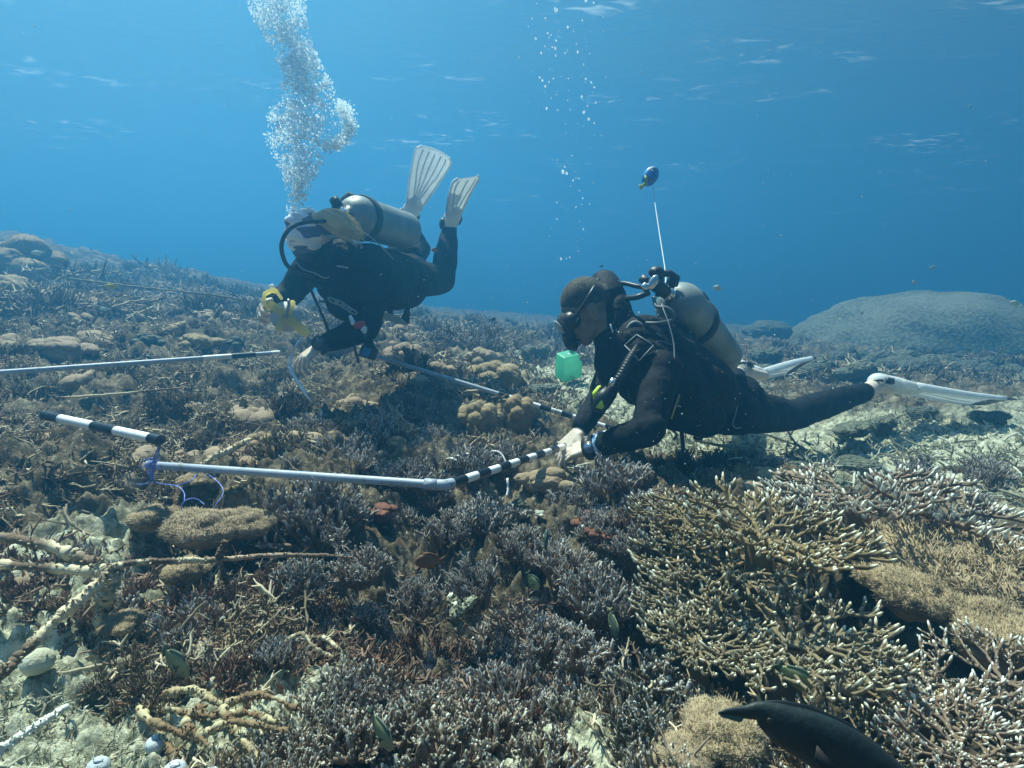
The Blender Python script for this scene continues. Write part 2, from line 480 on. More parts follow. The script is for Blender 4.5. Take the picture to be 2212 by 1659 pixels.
# ================================================================== corals: prototypes as numpy arrays
def tubes(Pt, Rd, tip, seg=5):
    """Pt (N,K,3), Rd (N,K), tip (N,K) -> V, Q, attr ; pointed last ring"""
    N, K = Rd.shape
    T = np.gradient(Pt, axis=1); T /= np.linalg.norm(T, axis=2, keepdims=True) + 1e-9
    ref = np.where(np.abs(T[:, :1, 2:3]) > .9, np.array([1., 0, 0]), np.array([0, 0, 1.]))
    A = np.cross(T, np.broadcast_to(ref, T.shape)); A /= np.linalg.norm(A, axis=2, keepdims=True) + 1e-9
    B = np.cross(T, A)
    an = 2 * np.pi * np.arange(seg) / seg
    V = Pt[:, :, None] + Rd[:, :, None, None] * (A[:, :, None] * np.cos(an)[None, None, :, None] + B[:, :, None] * np.sin(an)[None, None, :, None])
    idx = np.arange(N * K * seg).reshape(N, K, seg)
    a = idx[:, :-1]; b = np.roll(a, -1, 2); c = idx[:, 1:]; d = np.roll(c, -1, 2)
    Q = np.stack([a, b, d, c], -1).reshape(-1, 4)
    return V.reshape(-1, 3), Q, np.repeat(tip.reshape(-1), seg)

def cat(parts):
    Vs, Qs, As, n = [], [], [], 0
    for V, Q, A in parts:
        Vs.append(V); Qs.append(Q + n); As.append(A); n += len(V)
    return np.concatenate(Vs), np.concatenate(Qs), np.concatenate(As)

def unit(v): return v / (np.linalg.norm(v, axis=-1, keepdims=True) + 1e-9)

def bush(seed, R=.10, H=.09, nb=70, side=7, r0=.0042, nub=.014, seg=5, spread=1.0, ns=2, K=5):
    """corymbose branching colony: upright fingers with short side nubs, pale at the tips"""
    g = np.random.default_rng(seed)
    ph = g.uniform(0, 2 * np.pi, nb); rr = np.sqrt(g.uniform(0, 1, nb))
    base = np.stack([rr * np.cos(ph) * R * .30, rr * np.sin(ph) * R * .30, -.02 + 0 * ph], -1)
    L = g.uniform(.75, 1.15, nb)
    end = np.stack([rr * np.cos(ph) * R * spread, rr * np.sin(ph) * R * spread, H * (1 - .55 * rr ** 2) * L], -1) + g.normal(0, R * .05, (nb, 3))
    t = np.linspace(0, 1, K)[None, :, None]
    mid = base * .4 + end * .6; mid[:, 2] = end[:, 2] * .38
    Pt = (1 - t) ** 2 * base[:, None] + 2 * t * (1 - t) * mid[:, None] + t ** 2 * end[:, None]
    Pt = Pt + g.normal(0, .0022, Pt.shape)
    rad = r0 * g.uniform(.8, 1.25, (nb, 1)) * np.linspace(1.35, .8, K)[None]
    rad[:, -1] *= .45
    tp = np.broadcast_to(np.linspace(0, 1, K)[None] ** 3, (nb, K))
    parts = [tubes(Pt, rad, tp, seg)]
    # side branchlets, then nubs on them
    src, srad, sl = Pt, rad, nub * 2.1
    for lev in range(ns):
        n = src.shape[0]; m = side if lev == 0 else 4
        i = np.repeat(np.arange(n), m); f = g.uniform(.35 if lev == 0 else .3, .97, n * m) * (src.shape[1] - 1)
        k = np.clip(f.astype(int), 0, src.shape[1] - 2); fr = (f - k)[:, None]
        p = src[i, k] * (1 - fr) + src[i, k + 1] * fr
        d = unit(src[i, k + 1] - src[i, k])
        q = unit(np.cross(d, g.normal(0, 1, d.shape)))
        dr = unit(d * .75 + q * .85 + np.array([0, 0, .35]))
        ln = sl * g.uniform(.6, 1.2, (n * m, 1)) * (1.15 - .5 * (f / (src.shape[1] - 1)))[:, None]
        tt = np.linspace(0, 1, 3)[None, :, None]
        bend = np.array([0, 0, .25]) * ln[:, None] * tt ** 2
        S = p[:, None] + dr[:, None] * ln[:, None] * tt + bend
        rd = (srad.mean() * (.80 if lev == 0 else .72)) * g.uniform(.8, 1.2, (n * m, 1)) * np.array([1, .9, .5])[None]
        hi = (f / (src.shape[1] - 1))[:, None]
        ta = hi ** 1.5 * np.array([.2, .5, 1.0])[None]
        parts.append(tubes(S, rd, ta, 4 if lev else seg))
        src, srad, sl = S, rd, nub * .75
    return cat(parts)

def plate(seed, R=.16, step=.024, r0=.0062, up=.28, starts=7, seg=5, nubs=2.2):
    """tiered staghorn plate: forking branches spreading outward, tips turned up"""
    g = np.random.default_rng(seed); rnd = random.Random(seed)
    occ = {}
    def free(x, y, me):
        k = (int(math.floor(x / .0125)), int(math.floor(y / .0125)))
        return occ.get(k) in (None, me) or rnd.random() < .12
    segs = []; tips = []
    q = [(0, 0, 2 * math.pi * k / starts + rnd.uniform(-.3, .3), 0, 0.0, k) for k in range(starts)]
    uid = starts
    Rdir = [R * rnd.uniform(.72, 1.1) for _ in range(24)]
    while q:
        x, y, a, gen, z, me = q.pop(0)
        L = step * rnd.uniform(.8, 1.3)
        a2 = a + rnd.gauss(0, .16)
        nx, ny = x + L * math.cos(a2), y + L * math.sin(a2)
        rad = math.hypot(nx, ny); lim = Rdir[int((math.atan2(ny, nx) % (2 * math.pi)) / (2 * math.pi) * 24) % 24]
        if (not free(nx, ny, me) and gen > 0): tips.append((x, y, z, a)); continue
        nz_ = z + L * .16 * (1 if rad < lim * .8 else .5) + rnd.gauss(0, .002)
        for f in (0.5, 1.0):
            occ[(int(math.floor((x + (nx - x) * f) / .0125)), int(math.floor((y + (ny - y) * f) / .0125)))] = me
        rr = r0 * max(.62, 1.15 - .09 * gen)
        segs.append(((x, y, z), (nx, ny, nz_), rr))
        if rad > lim or gen > 13: tips.append((nx, ny, nz_, a2)); continue
        if rnd.random() < .62:
            for s in (-1, 1):
                uid += 1; q.append((nx, ny, a2 + s * rnd.uniform(.3, .55), gen + 1, nz_, uid))
        else: q.append((nx, ny, a2 * .8 + .2 * math.atan2(ny, nx) if abs(a2 - math.atan2(ny, nx)) < 3 else a2, gen + 1, nz_, me))
    A = np.array([s[0] for s in segs]); B = np.array([s[1] for s in segs]); Rr = np.array([s[2] for s in segs])
    D = unit(B - A); A2 = A - D * Rr[:, None] * .5; B2 = B + D * Rr[:, None] * .6
    Pt = np.stack([A2, (A2 + B2) / 2 + g.normal(0, .0012, A.shape), B2], 1)
    parts = [tubes(Pt, Rr[:, None] * np.array([1, .95, .8])[None], np.zeros((len(segs), 3)) + np.clip(np.hypot(B[:, 0], B[:, 1]) / R - .6, 0, 1)[:, None] * .5, seg)]
    # end fingers
    t = np.array(tips); n = len(t)
    d = np.stack([np.cos(t[:, 3]), np.sin(t[:, 3]), np.full(n, up)], -1) + g.normal(0, .2, (n, 3)); d = unit(d)
    L = g.uniform(.012, .028, n)[:, None, None]
    tt = np.array([0, .5, .85, 1.0])[None, :, None]
    S = t[:, None, :3] + d[:, None] * L * tt + np.array([0, 0, .5]) * L * tt ** 2
    parts.append(tubes(S, r0 * .78 * g.uniform(.85, 1.15, (n, 1)) * np.array([1, .92, .75, .3])[None], np.broadcast_to(np.array([0, .35, .9, 1.0])[None], (n, 4)), seg))
    # upright nubs
    m = int(len(segs) * nubs); i = g.integers(0, len(segs), m); f = g.uniform(0, 1, m)[:, None]
    p = A[i] * (1 - f) + B[i] * f
    d = unit(D[i] * .45 + g.normal(0, .35, (m, 3)) + np.array([0, 0, 1.]))
    L = g.uniform(.006, .018, m)[:, None, None]
    tt = np.array([0, .6, 1.0])[None, :, None]
    S = p[:, None] + d[:, None] * L * tt
    parts.append(tubes(S, r0 * .62 * g.uniform(.8, 1.2, (m, 1)) * np.array([1, .85, .35])[None], np.broadcast_to(np.array([0, .4, 1.0])[None], (m, 3)), 4))
    # stem
    st = np.array([[[0, 0, -.12], [.01, 0, -.05], [0, 0, .005]]])
    parts.append(tubes(st, np.array([[.035, .022, .03]]), np.zeros((1, 3)), 8))
    return cat(parts)

def sticks(seed, n=60, R=.16, H=.06, L=(.05, .16), r=(.002, .0045), curl=.35, nub=True, seg=4, flat=.35):
    """a tangle of bare dead branches"""
    g = np.random.default_rng(seed); K = 6
    p = np.stack([g.uniform(-R, R, n), g.uniform(-R, R, n), g.uniform(-.01, H, n)], -1)
    a = g.uniform(0, 2 * np.pi, n); el = g.normal(0, flat, n)
    d = np.stack([np.cos(a) * np.cos(el), np.sin(a) * np.cos(el), np.sin(el)], -1)
    Ln = g.uniform(L[0], L[1], n)
    pts = [p]; dd = d.copy()
    for k in range(K - 1):
        dd = unit(dd + g.normal(0, curl, dd.shape) * np.array([1, 1, .7])); pts.append(pts[-1] + dd * (Ln / (K - 1))[:, None])
    Pt = np.stack(pts, 1)
    rad = g.uniform(r[0], r[1], (n, 1)) * np.array([.8, 1.1, 1, .95, .85, .5])[None] * g.uniform(.65, 1.35, (n, K))
    tone = g.uniform(0, 1, (n, 1)) * np.ones((1, K))
    parts = [tubes(Pt, rad, tone, seg)]
    if nub:
        m = n * 3; i = g.integers(0, n, m); k = g.integers(1, K - 1, m)
        q = Pt[i, k]; dq = unit(g.normal(0, 1, (m, 3)) + np.array([0, 0, .5]) + (Pt[i, k + 1] - Pt[i, k]) * 20)
        Lq = g.uniform(.012, .035, m)[:, None, None]
        S = q[:, None] + dq[:, None] * Lq * np.array([0, .55, 1])[None, :, None]
        parts.append(tubes(S, rad[i, k][:, None] * np.array([.85, .75, .4])[None], tone[i, 0][:, None] * np.ones((1, 3)), 4))
    return cat(parts)

def _ico(sub):
    import bmesh
    bm = bmesh.new(); bmesh.ops.create_icosphere(bm, subdivisions=sub, radius=1)
    V = np.array([v.co[:] for v in bm.verts]); F = np.array([[v.index for v in f.verts] for f in bm.faces]); bm.free()
    return V, F
ICO = {k: _ico(k) for k in (2, 3, 4, 5)}

def n3(V, s, seed=0):
    return (vnoise(V[:, 0] * s + V[:, 2] * s * .7, V[:, 1] * s - V[:, 2] * s * .6, seed) + vnoise(V[:, 1] * s + 5, V[:, 2] * s + V[:, 0] * s * .5, seed + 3) + vnoise(V[:, 2] * s - 3, V[:, 0] * s - V[:, 1] * s * .4, seed + 5)) / 3 - .5

def lumps(seed, R=.12, H=.07, n=9, size=(.35, .6), rough=.10, fine=.03, sub=4, fuzz=0, flen=.008, fr=.0011, flat=.75):
    """rounded colony: swollen lobes over a mound; fuzz = number of short polyps"""
    g = np.random.default_rng(seed); V0, F0 = ICO[sub]
    Vs, Ts, As, N = [], [], [], []
    cnt = 0
    centers = [(0, 0, 0, .72)]
    for k in range(n):
        a = 2 * math.pi * (k + g.uniform(-.3, .3)) / max(n, 1); rr = g.uniform(.35, .85) if k % 3 else g.uniform(.1, .5)
        centers.append((rr * math.cos(a), rr * math.sin(a), .55 * (1 - rr ** 2) * g.uniform(.5, 1.1), g.uniform(*size)))
    for j, (cx, cy, cz, s) in enumerate(centers):
        d = 1 + rough * 2 * n3(V0 + j * 7, 2.2, seed + j) + fine * 2.4 * n3(V0 + j * 3, 7, seed + 9 + j) + fine * 1.2 * n3(V0 + j, 17, seed + 5)
        Vv = V0 * d[:, None] * s
        Vv = np.stack([(Vv[:, 0] + cx) * R, (Vv[:, 1] + cy) * R, (Vv[:, 2] * flat + cz) * H / .75], -1)
        Vs.append(Vv); Ts.append(F0 + cnt); As.append(np.full(len(Vv), 0.) + .4 * n3(V0 * 2, 3, j)); N.append(unit(V0 * np.array([1, 1, 1.2]))); cnt += len(Vv)
    V = np.concatenate(Vs); T = np.concatenate(Ts); A = np.concatenate(As); Nn = np.concatenate(N)
    if fuzz:
        ok = np.where((Nn[:, 2] > -.25) & (V[:, 2] > -.01))[0]
        i = g.choice(ok, fuzz); p = V[i] + g.normal(0, .003, (fuzz, 3)); nn = unit(Nn[i] + g.normal(0, .45, (fuzz, 3)) + np.array([0, 0, .2]))
        L = flen * g.uniform(.6, 1.4, (fuzz, 1)); s = unit(np.cross(nn, g.normal(0, 1, nn.shape))) * fr; s2 = np.cross(nn, s)
        tip = p + nn * L + np.array([0, 0, -.12]) * L
        FV = np.stack([p + s, p - s * .5 + s2 * .87, p - s * .5 - s2 * .87, tip], 1).reshape(-1, 3)
        k = (np.arange(fuzz) * 4)[:, None] + cnt
        FT = np.stack([k + [0, 1, 3], k + [1, 2, 3], k + [2, 0, 3]], 1).reshape(-1, 3)
        V = np.concatenate([V, FV]); T = np.concatenate([T, FT]); A = np.concatenate([A, np.tile([.3, .3, .3, 1.], fuzz)])
    return V, T, A

def coral_mat(name, c1, c2, tip, lo=.45, hi=.95, var=None, rough=.75, bump=(160, .5, .002)):
    m = bpy.data.materials.new(name); m.use_nodes = True; t = m.node_tree; b = t.nodes["Principled BSDF"]
    b.inputs["Roughness"].default_value = rough; b.inputs["Specular IOR Level"].default_value = .25
    tc = t.nodes.new("ShaderNodeTexCoord"); oi = t.nodes.new("ShaderNodeObjectInfo"); at = t.nodes.new("ShaderNodeAttribute"); at.attribute_name = "tip"
    tn = t.nodes.new("ShaderNodeAttribute"); tn.attribute_name = "tone"
    nz = t.nodes.new("ShaderNodeTexNoise"); nz.inputs["Scale"].default_value = 22; nz.inputs["Detail"].default_value = 4
    t.links.new(tc.outputs["Object"], nz.inputs["Vector"])
    mr = t.nodes.new("ShaderNodeMapRange"); mr.inputs[1].default_value = .38; mr.inputs[2].default_value = .62; t.links.new(nz.outputs[0], mr.inputs[0])
    def mix(f, a, c):
        k = t.nodes.new("ShaderNodeMix"); k.data_type = 'RGBA'; t.links.new(f, k.inputs[0])
        for s, x in ((6, a), (7, c)):
            if isinstance(x, tuple): k.inputs[s].default_value = (*x, 1)
            else: t.links.new(x, k.inputs[s])
        return k.outputs[2]
    cur = mix(mr.outputs[0], c1, c2)
    if var:
        ad = t.nodes.new("ShaderNodeMath"); ad.operation = 'ADD'; t.links.new(oi.outputs["Random"], ad.inputs[0]); t.links.new(tn.outputs["Fac"], ad.inputs[1])
        fr = t.nodes.new("ShaderNodeMath"); fr.operation = 'FRACT'; t.links.new(ad.outputs[0], fr.inputs[0])
        cur = mix(fr.outputs[0], cur, var)
    r2 = t.nodes.new("ShaderNodeMapRange"); r2.inputs[1].default_value = lo; r2.inputs[2].default_value = hi; t.links.new(at.outputs["Fac"], r2.inputs[0])
    cur = mix(r2.outputs[0], cur, tip)
    t.links.new(cur, b.inputs["Base Color"])
    if bump:
        bn = t.nodes.new("ShaderNodeTexNoise"); bn.inputs["Scale"].default_value = bump[0]; t.links.new(tc.outputs["Object"], bn.inputs["Vector"])
        bp = t.nodes.new("ShaderNodeBump"); bp.inputs["Strength"].default_value = bump[1]; bp.inputs["Distance"].default_value = bump[2]
        t.links.new(bn.outputs[0], bp.inputs["Height"]); t.links.new(bp.outputs[0], b.inputs["Normal"])
    return m
CM = dict(
    mauve=coral_mat("mauve_coral", (.15, .105, .075), (.26, .20, .155), (.80, .83, .82), .34, .95, (.24, .165, .11)),
    cream=coral_mat("cream_tipped_coral", (.15, .11, .07), (.26, .20, .14), (.85, .85, .74), .4, .9, (.20, .14, .10)),
    white=coral_mat("white_tipped_coral", (.11, .09, .055), (.17, .14, .10), (.82, .86, .84), .5, .95),
    ochre=coral_mat("ochre_plate_coral", (.13, .088, .038), (.25, .18, .085), (.84, .80, .62), .5, .95, (.20, .16, .10)),
    red=coral_mat("red_brown_coral", (.13, .050, .034), (.25, .115, .075), (.50, .36, .26), .45, 1.1, (.17, .12, .08)),
    dead=coral_mat("dead_branches", (.10, .072, .048), (.26, .195, .12), (.64, .55, .38), .4, 1.0, (.14, .09, .06)),
    rubble=coral_mat("pale_rubble", (.17, .17, .11), (.36, .36, .25), (.62, .62, .50), .55, 1.0, (.22, .19, .13)),
    tan=coral_mat("tan_soft_coral", (.26, .19, .11), (.38, .29, .18), (.58, .49, .34), .4, 1.2, (.30, .22, .15), bump=(90, .7, .004)),
    buff=coral_mat("buff_soft_coral", (.26, .19, .10), (.36, .28, .16), (.46, .40, .28), .7, 1.3, (.30, .20, .11), bump=(120, .8, .004)),
    grey=coral_mat("grey_green_boulder", (.09, .10, .07), (.20, .21, .15), (.26, .27, .21), .3, .9, (.09, .10, .08), bump=(30, 1.0, .05)),
    pale=coral_mat("pale_lump_coral", (.45, .45, .34), (.62, .63, .52), (.75, .75, .66), .5, 1.0, bump=(200, .8, .003)),
    yellow=coral_mat("yellow_crust", (.13, .085, .04), (.24, .17, .08), (.50, .43, .26), .5, 1.2, (.20, .12, .07)),
    rust=coral_mat("rust_sponge", (.10, .035, .022), (.20, .08, .05), (.26, .15, .10), .7, 1.2),
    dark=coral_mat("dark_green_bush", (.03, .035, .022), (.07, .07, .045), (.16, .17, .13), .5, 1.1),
)

PROTO = {}
def proto(kind, i):
    k = (kind, i)
    if k not in PROTO:
        if kind == 'bush': a = bush(100 + i, R=.10, H=.08, nb=[44, 54, 38, 48][i % 4], side=8, r0=.0042, nub=.0155)
        elif kind == 'fat': a = bush(200 + i, R=.10, H=.07, nb=34, side=5, r0=.0074, nub=.018, ns=2)
        elif kind == 'spray': a = bush(300 + i, R=.11, H=.11, nb=40, side=9, r0=.0033, nub=.017, spread=.9)
        elif kind == 'plate': a = plate(400 + i, R=[.16, .15, .17, .14][i % 4], r0=.0050, step=.021, nubs=1.8)
        elif kind == 'lite': a = bush(500 + i, R=.08, H=.06, nb=26, side=6, r0=.0042, nub=.02, ns=1, seg=4, K=4)
        elif kind == 'crust': a = bush(520 + i, R=.09, H=.045, nb=22, side=6, r0=.0052, nub=.022, ns=2, seg=4, K=5, spread=1.2)
        elif kind == 'stick': a = sticks(600 + i, n=80, R=.15, H=.07, L=(.03, .11), r=(.0022, .0048), curl=.28)
        elif kind == 'stub': a = sticks(650 + i, n=120, R=.15, H=.10, L=(.025, .075), r=(.0025, .005), curl=.3, flat=.5)
        elif kind == 'twig': a = sticks(700 + i, n=26, R=.11, H=.03, L=(.03, .11), r=(.0022, .0055), curl=.22, flat=.18)
        elif kind == 'lump': a = lumps(900 + i, n=7, size=(.28, .5), sub=3, rough=.22, fine=.10, R=.13, H=.10)
        elif kind == 'tangle': a = sticks(800 + i, n=110, R=.16, H=.09, L=(.05, .15), r=(.0020, .0046), curl=.26, flat=.42)
        PROTO[k] = a
    return PROTO[k]
def proto_mesh(kind, i, cmat):
    k = ('mesh', kind, i, cmat)
    if k not in PROTO:
        if kind in ('soft', 'leather', 'boulder', 'brain', 'knob'):
            if kind == 'soft': V, T, A = lumps(10 + i, n=15, size=(.26, .46), sub=4, fuzz=16000, flen=.013, fr=.0013, rough=.34, fine=.10)
            elif kind == 'leather': V, T, A = lumps(20 + i, n=16, size=(.24, .42), sub=4, rough=.16, fine=.06, fuzz=2500, flen=.003, fr=.0016, H=.12)
            elif kind == 'boulder': V, T, A = lumps(30 + i, n=2 + i % 3, size=(.5, .8), sub=5, rough=.12, fine=.03, R=.12, H=.09)
            elif kind == 'brain': V, T, A = lumps(40 + i, n=0, sub=4, rough=.06, fine=.05, R=.14, H=.14)
            elif kind == 'knob': V, T, A = lumps(50 + i, n=5, size=(.35, .5), sub=3, rough=.1, fine=.12)
            me = mesh_np(kind, V, T=T, attrs={"tip": A})
        else:
            V, Q, A = proto(kind, i); me = mesh_np(kind, V, Q=Q, attrs={"tip": A})
        me.materials.append(CM[cmat]); PROTO[k] = me
    return PROTO[k]
# ================================================================== the reef cover
def mass(name, label, cmat, items, kinds, seed=0):
    """one object holding a mass nobody could count. items: (x, y, scale, kind index)"""
    g = np.random.default_rng(seed)
    Vs, Qs, As, Ts, n = [], [], [], [], 0
    X = np.array([i[0] for i in items]); Y = np.array([i[1] for i in items]); Z = gza(X, Y)
    e = .06
    GX = (ground_base(X + e, Y) - ground_base(X - e, Y)) / (2 * e); GY = (ground_base(X, Y + e) - ground_base(X, Y - e)) / (2 * e)
    for j, (x, y, s, k) in enumerate(items):
        V, Q, A = proto(*kinds[k % len(kinds)])
        a = g.uniform(0, 2 * math.pi); tx, ty = g.normal(0, .16, 2)
        c, si = math.cos(a), math.sin(a)
        W_ = np.stack([V[:, 0] * c - V[:, 1] * si, V[:, 0] * si + V[:, 1] * c, V[:, 2] * g.uniform(.85, 1.2)], -1) * s
        W_[:, 2] += W_[:, 0] * (GX[j] + tx) + W_[:, 1] * (GY[j] + ty)
        top = V[:, 2].max() * s
        W_ += np.array([x, y, Z[j] - .45 * top - near_pipe(x, y) * .06])
        Vs.append(W_.astype(np.float32)); Qs.append(Q + n); As.append(A); Ts.append(np.full(len(V), g.uniform())); n += len(V)
    F_ = np.concatenate(Qs); tri = F_.shape[1] == 3
    me = mesh_np(name, np.concatenate(Vs), Q=None if tri else F_, T=F_ if tri else None, attrs={"tip": np.concatenate(As), "tone": np.concatenate(Ts)})
    tag(link(name, me, CM[cmat]), label, None, None, "stuff")

PIPES = [((962, 1048, 1.44), (1203, 984, 2.07)), ((962, 1048, 1.44), (318, 1004, 1.55)), ((1330, 930, 2.6), (800, 766, 2.8)), ((-60, 812, 2.2), (604, 762, 2.85)), ((60, 889, 1.62), (345, 948, 1.42)), ((600, 640, 2.3), (650, 800, 2.3))]
PIPES = [(P(*a), P(*b)) for a, b in PIPES]
def near_pipe(x, y):
    m = 0
    for a, b in PIPES:
        dx, dy = b.x - a.x, b.y - a.y; t = max(0, min(1, ((x - a.x) * dx + (y - a.y) * dy) / (dx * dx + dy * dy)))
        m = max(m, 1 - math.hypot(x - a.x - t * dx, y - a.y - t * dy) / .22)
    return max(0, min(1, 2 * m))
def inpoly(u, v, poly):
    r = False; j = len(poly) - 1
    for i in range(len(poly)):
        if (poly[i][1] > v) != (poly[j][1] > v) and u < (poly[j][0] - poly[i][0]) * (v - poly[i][1]) / (poly[j][1] - poly[i][1]) + poly[i][0]: r = not r
        j = i
    return r

def scatter(seed, poly, n, size, mind=.6, avoid=None, depth_max=24):
    """points of the reef floor inside an area outlined as seen from the photographer's side; size in metres"""
    rnd = random.Random(seed); us = [p[0] for p in poly]; vs = [p[1] for p in poly]; out = []; tries = 0
    while len(out) < n and tries < n * 30:
        tries += 1
        u = rnd.uniform(min(us), max(us)); v = rnd.uniform(min(vs), max(vs))
        if not inpoly(u, v, poly): continue
        p, d = on_ground(u, v, smooth=True)
        if d > depth_max: continue
        s = rnd.uniform(*size)
        if any((p.x - q[0]) ** 2 + (p.y - q[1]) ** 2 < (mind * .1 * (s + q[2]) * .5) ** 2 for q in out): continue
        if avoid and avoid(p.x, p.y): continue
        out.append((p.x, p.y, s, rnd.randrange(99)))
    return out
def sandy(x, y): return float(sand_mask(np.array([x]), np.array([y]))[0]) > .5

# ================================================================== colonies one can point to
FOOT = []
NAMES = {'bush': 'finger_coral', 'fat': 'finger_coral', 'spray': 'finger_coral', 'plate': 'plate_coral', 'soft': 'soft_coral', 'leather': 'leather_coral',
         'boulder': 'boulder_coral', 'brain': 'brain_coral', 'knob': 'knob_coral', 'tangle': 'dead_coral', 'stub': 'dead_coral', 'stick': 'dead_coral'}
CATS = {'finger_coral': 'branching coral', 'plate_coral': 'plate coral', 'soft_coral': 'soft coral', 'leather_coral': 'leather coral', 'boulder_coral': 'boulder coral',
        'brain_coral': 'brain coral', 'knob_coral': 'coral lump', 'dead_coral': 'dead coral'}
GRP = {'finger_coral': 'branching corals standing on the reef', 'plate_coral': 'plate corals on the right of the reef', 'soft_coral': 'soft corals on the reef',
       'leather_coral': 'leather corals on the reef', 'boulder_coral': 'boulder corals behind the right diver', 'brain_coral': 'round corals', 'knob_coral': 'pale coral lumps',
       'dead_coral': 'dead coral heads'}
RAD = {'bush': .11, 'fat': .11, 'spray': .11, 'plate': .17, 'soft': .155, 'leather': .15, 'boulder': .16, 'brain': .10, 'knob': .15, 'tangle': .2, 'stub': .18, 'stick': .18}
crn = random.Random(77)
def colony(kind, cm, u, v, r, label, tilt=(0, 0), flat=1.0, lift=0.0, rz=None, i=None, stretch=1.0, sink=0.0):
    p, d = on_ground(u, v, lift=lift, smooth=True)
    i = crn.randrange(4) if i is None else i
    name = NAMES[kind]
    s = px(r, d) / RAD[kind]
    if lift == 0: p.z = max(p.z, float(gz(p.x, p.y)) - .01)
    sink = sink + {'bush': .036, 'fat': .030, 'spray': .05}.get(kind, 0) * s
    FOOT.append((p.x, p.y, RAD[kind] * s * (.8 if kind not in ('bush', 'fat', 'spray') else .55) * stretch, lift))
    o = link(name, proto_mesh(kind, i, cm), None, None, (p.x, p.y, p.z + lift - sink), (R(tilt[0]), R(tilt[1]), crn.uniform(0, 6.28) if rz is None else R(rz)), (s * stretch, s, s * flat))
    tag(o, label, CATS[name], GRP[name])
    return o
# ---- tiered plates, right foreground
PL = [
 (1640,1160,190,.13,"large ochre plate coral in the topmost tier of the right foreground",(-6,4)),
 (1480,1130,120,.10,"small ochre plate coral at the left tip of the upper tiers",(-4,-8)),
 (1850,1085,170,.10,"cream tipped plate coral behind the tan soft coral mound",(-8,6)),
 (2070,1130,190,.10,"pale plate coral running to the right edge below the grey rubble",(-10,8)),
 (1560,1235,170,.05,"brown plate coral in the second tier down beside the mauve bushes",(-4,-4)),
 (1500,1310,150,.03,"narrow brown plate coral with white rim above the dark hollow",(-2,-6)),
 (1700,1400,190,.05,"wide ochre plate coral with white fringe at centre of the lower tiers",(2,4)),
 (1520,1400,140,.03,"brown plate coral low beside the white tipped bush",(0,-6)),
 (1880,1480,150,.02,"ochre plate coral half hidden behind the dark wrasse",(4,6)),
 (2010,1540,180,.04,"cream plate coral with bright fringe right of the dark wrasse",(2,4)),
 (2170,1480,150,.05,"plate coral with yellow rim at the right edge",(0,8)),
 (2080,1640,170,.05,"white tipped plate coral in the lower right corner",(0,4)),
 (1830,1640,130,.0,"plate coral under the belly of the dark wrasse",(0,0)),
]
for k, (u, v, r, lf, lb, tl) in enumerate(PL):
    colony('plate', 'ochre' if k not in (2, 3, 9, 10, 11) else 'cream', u, v, r, lb, tilt=tl, lift=lf, flat=1.1, i=k % 4)
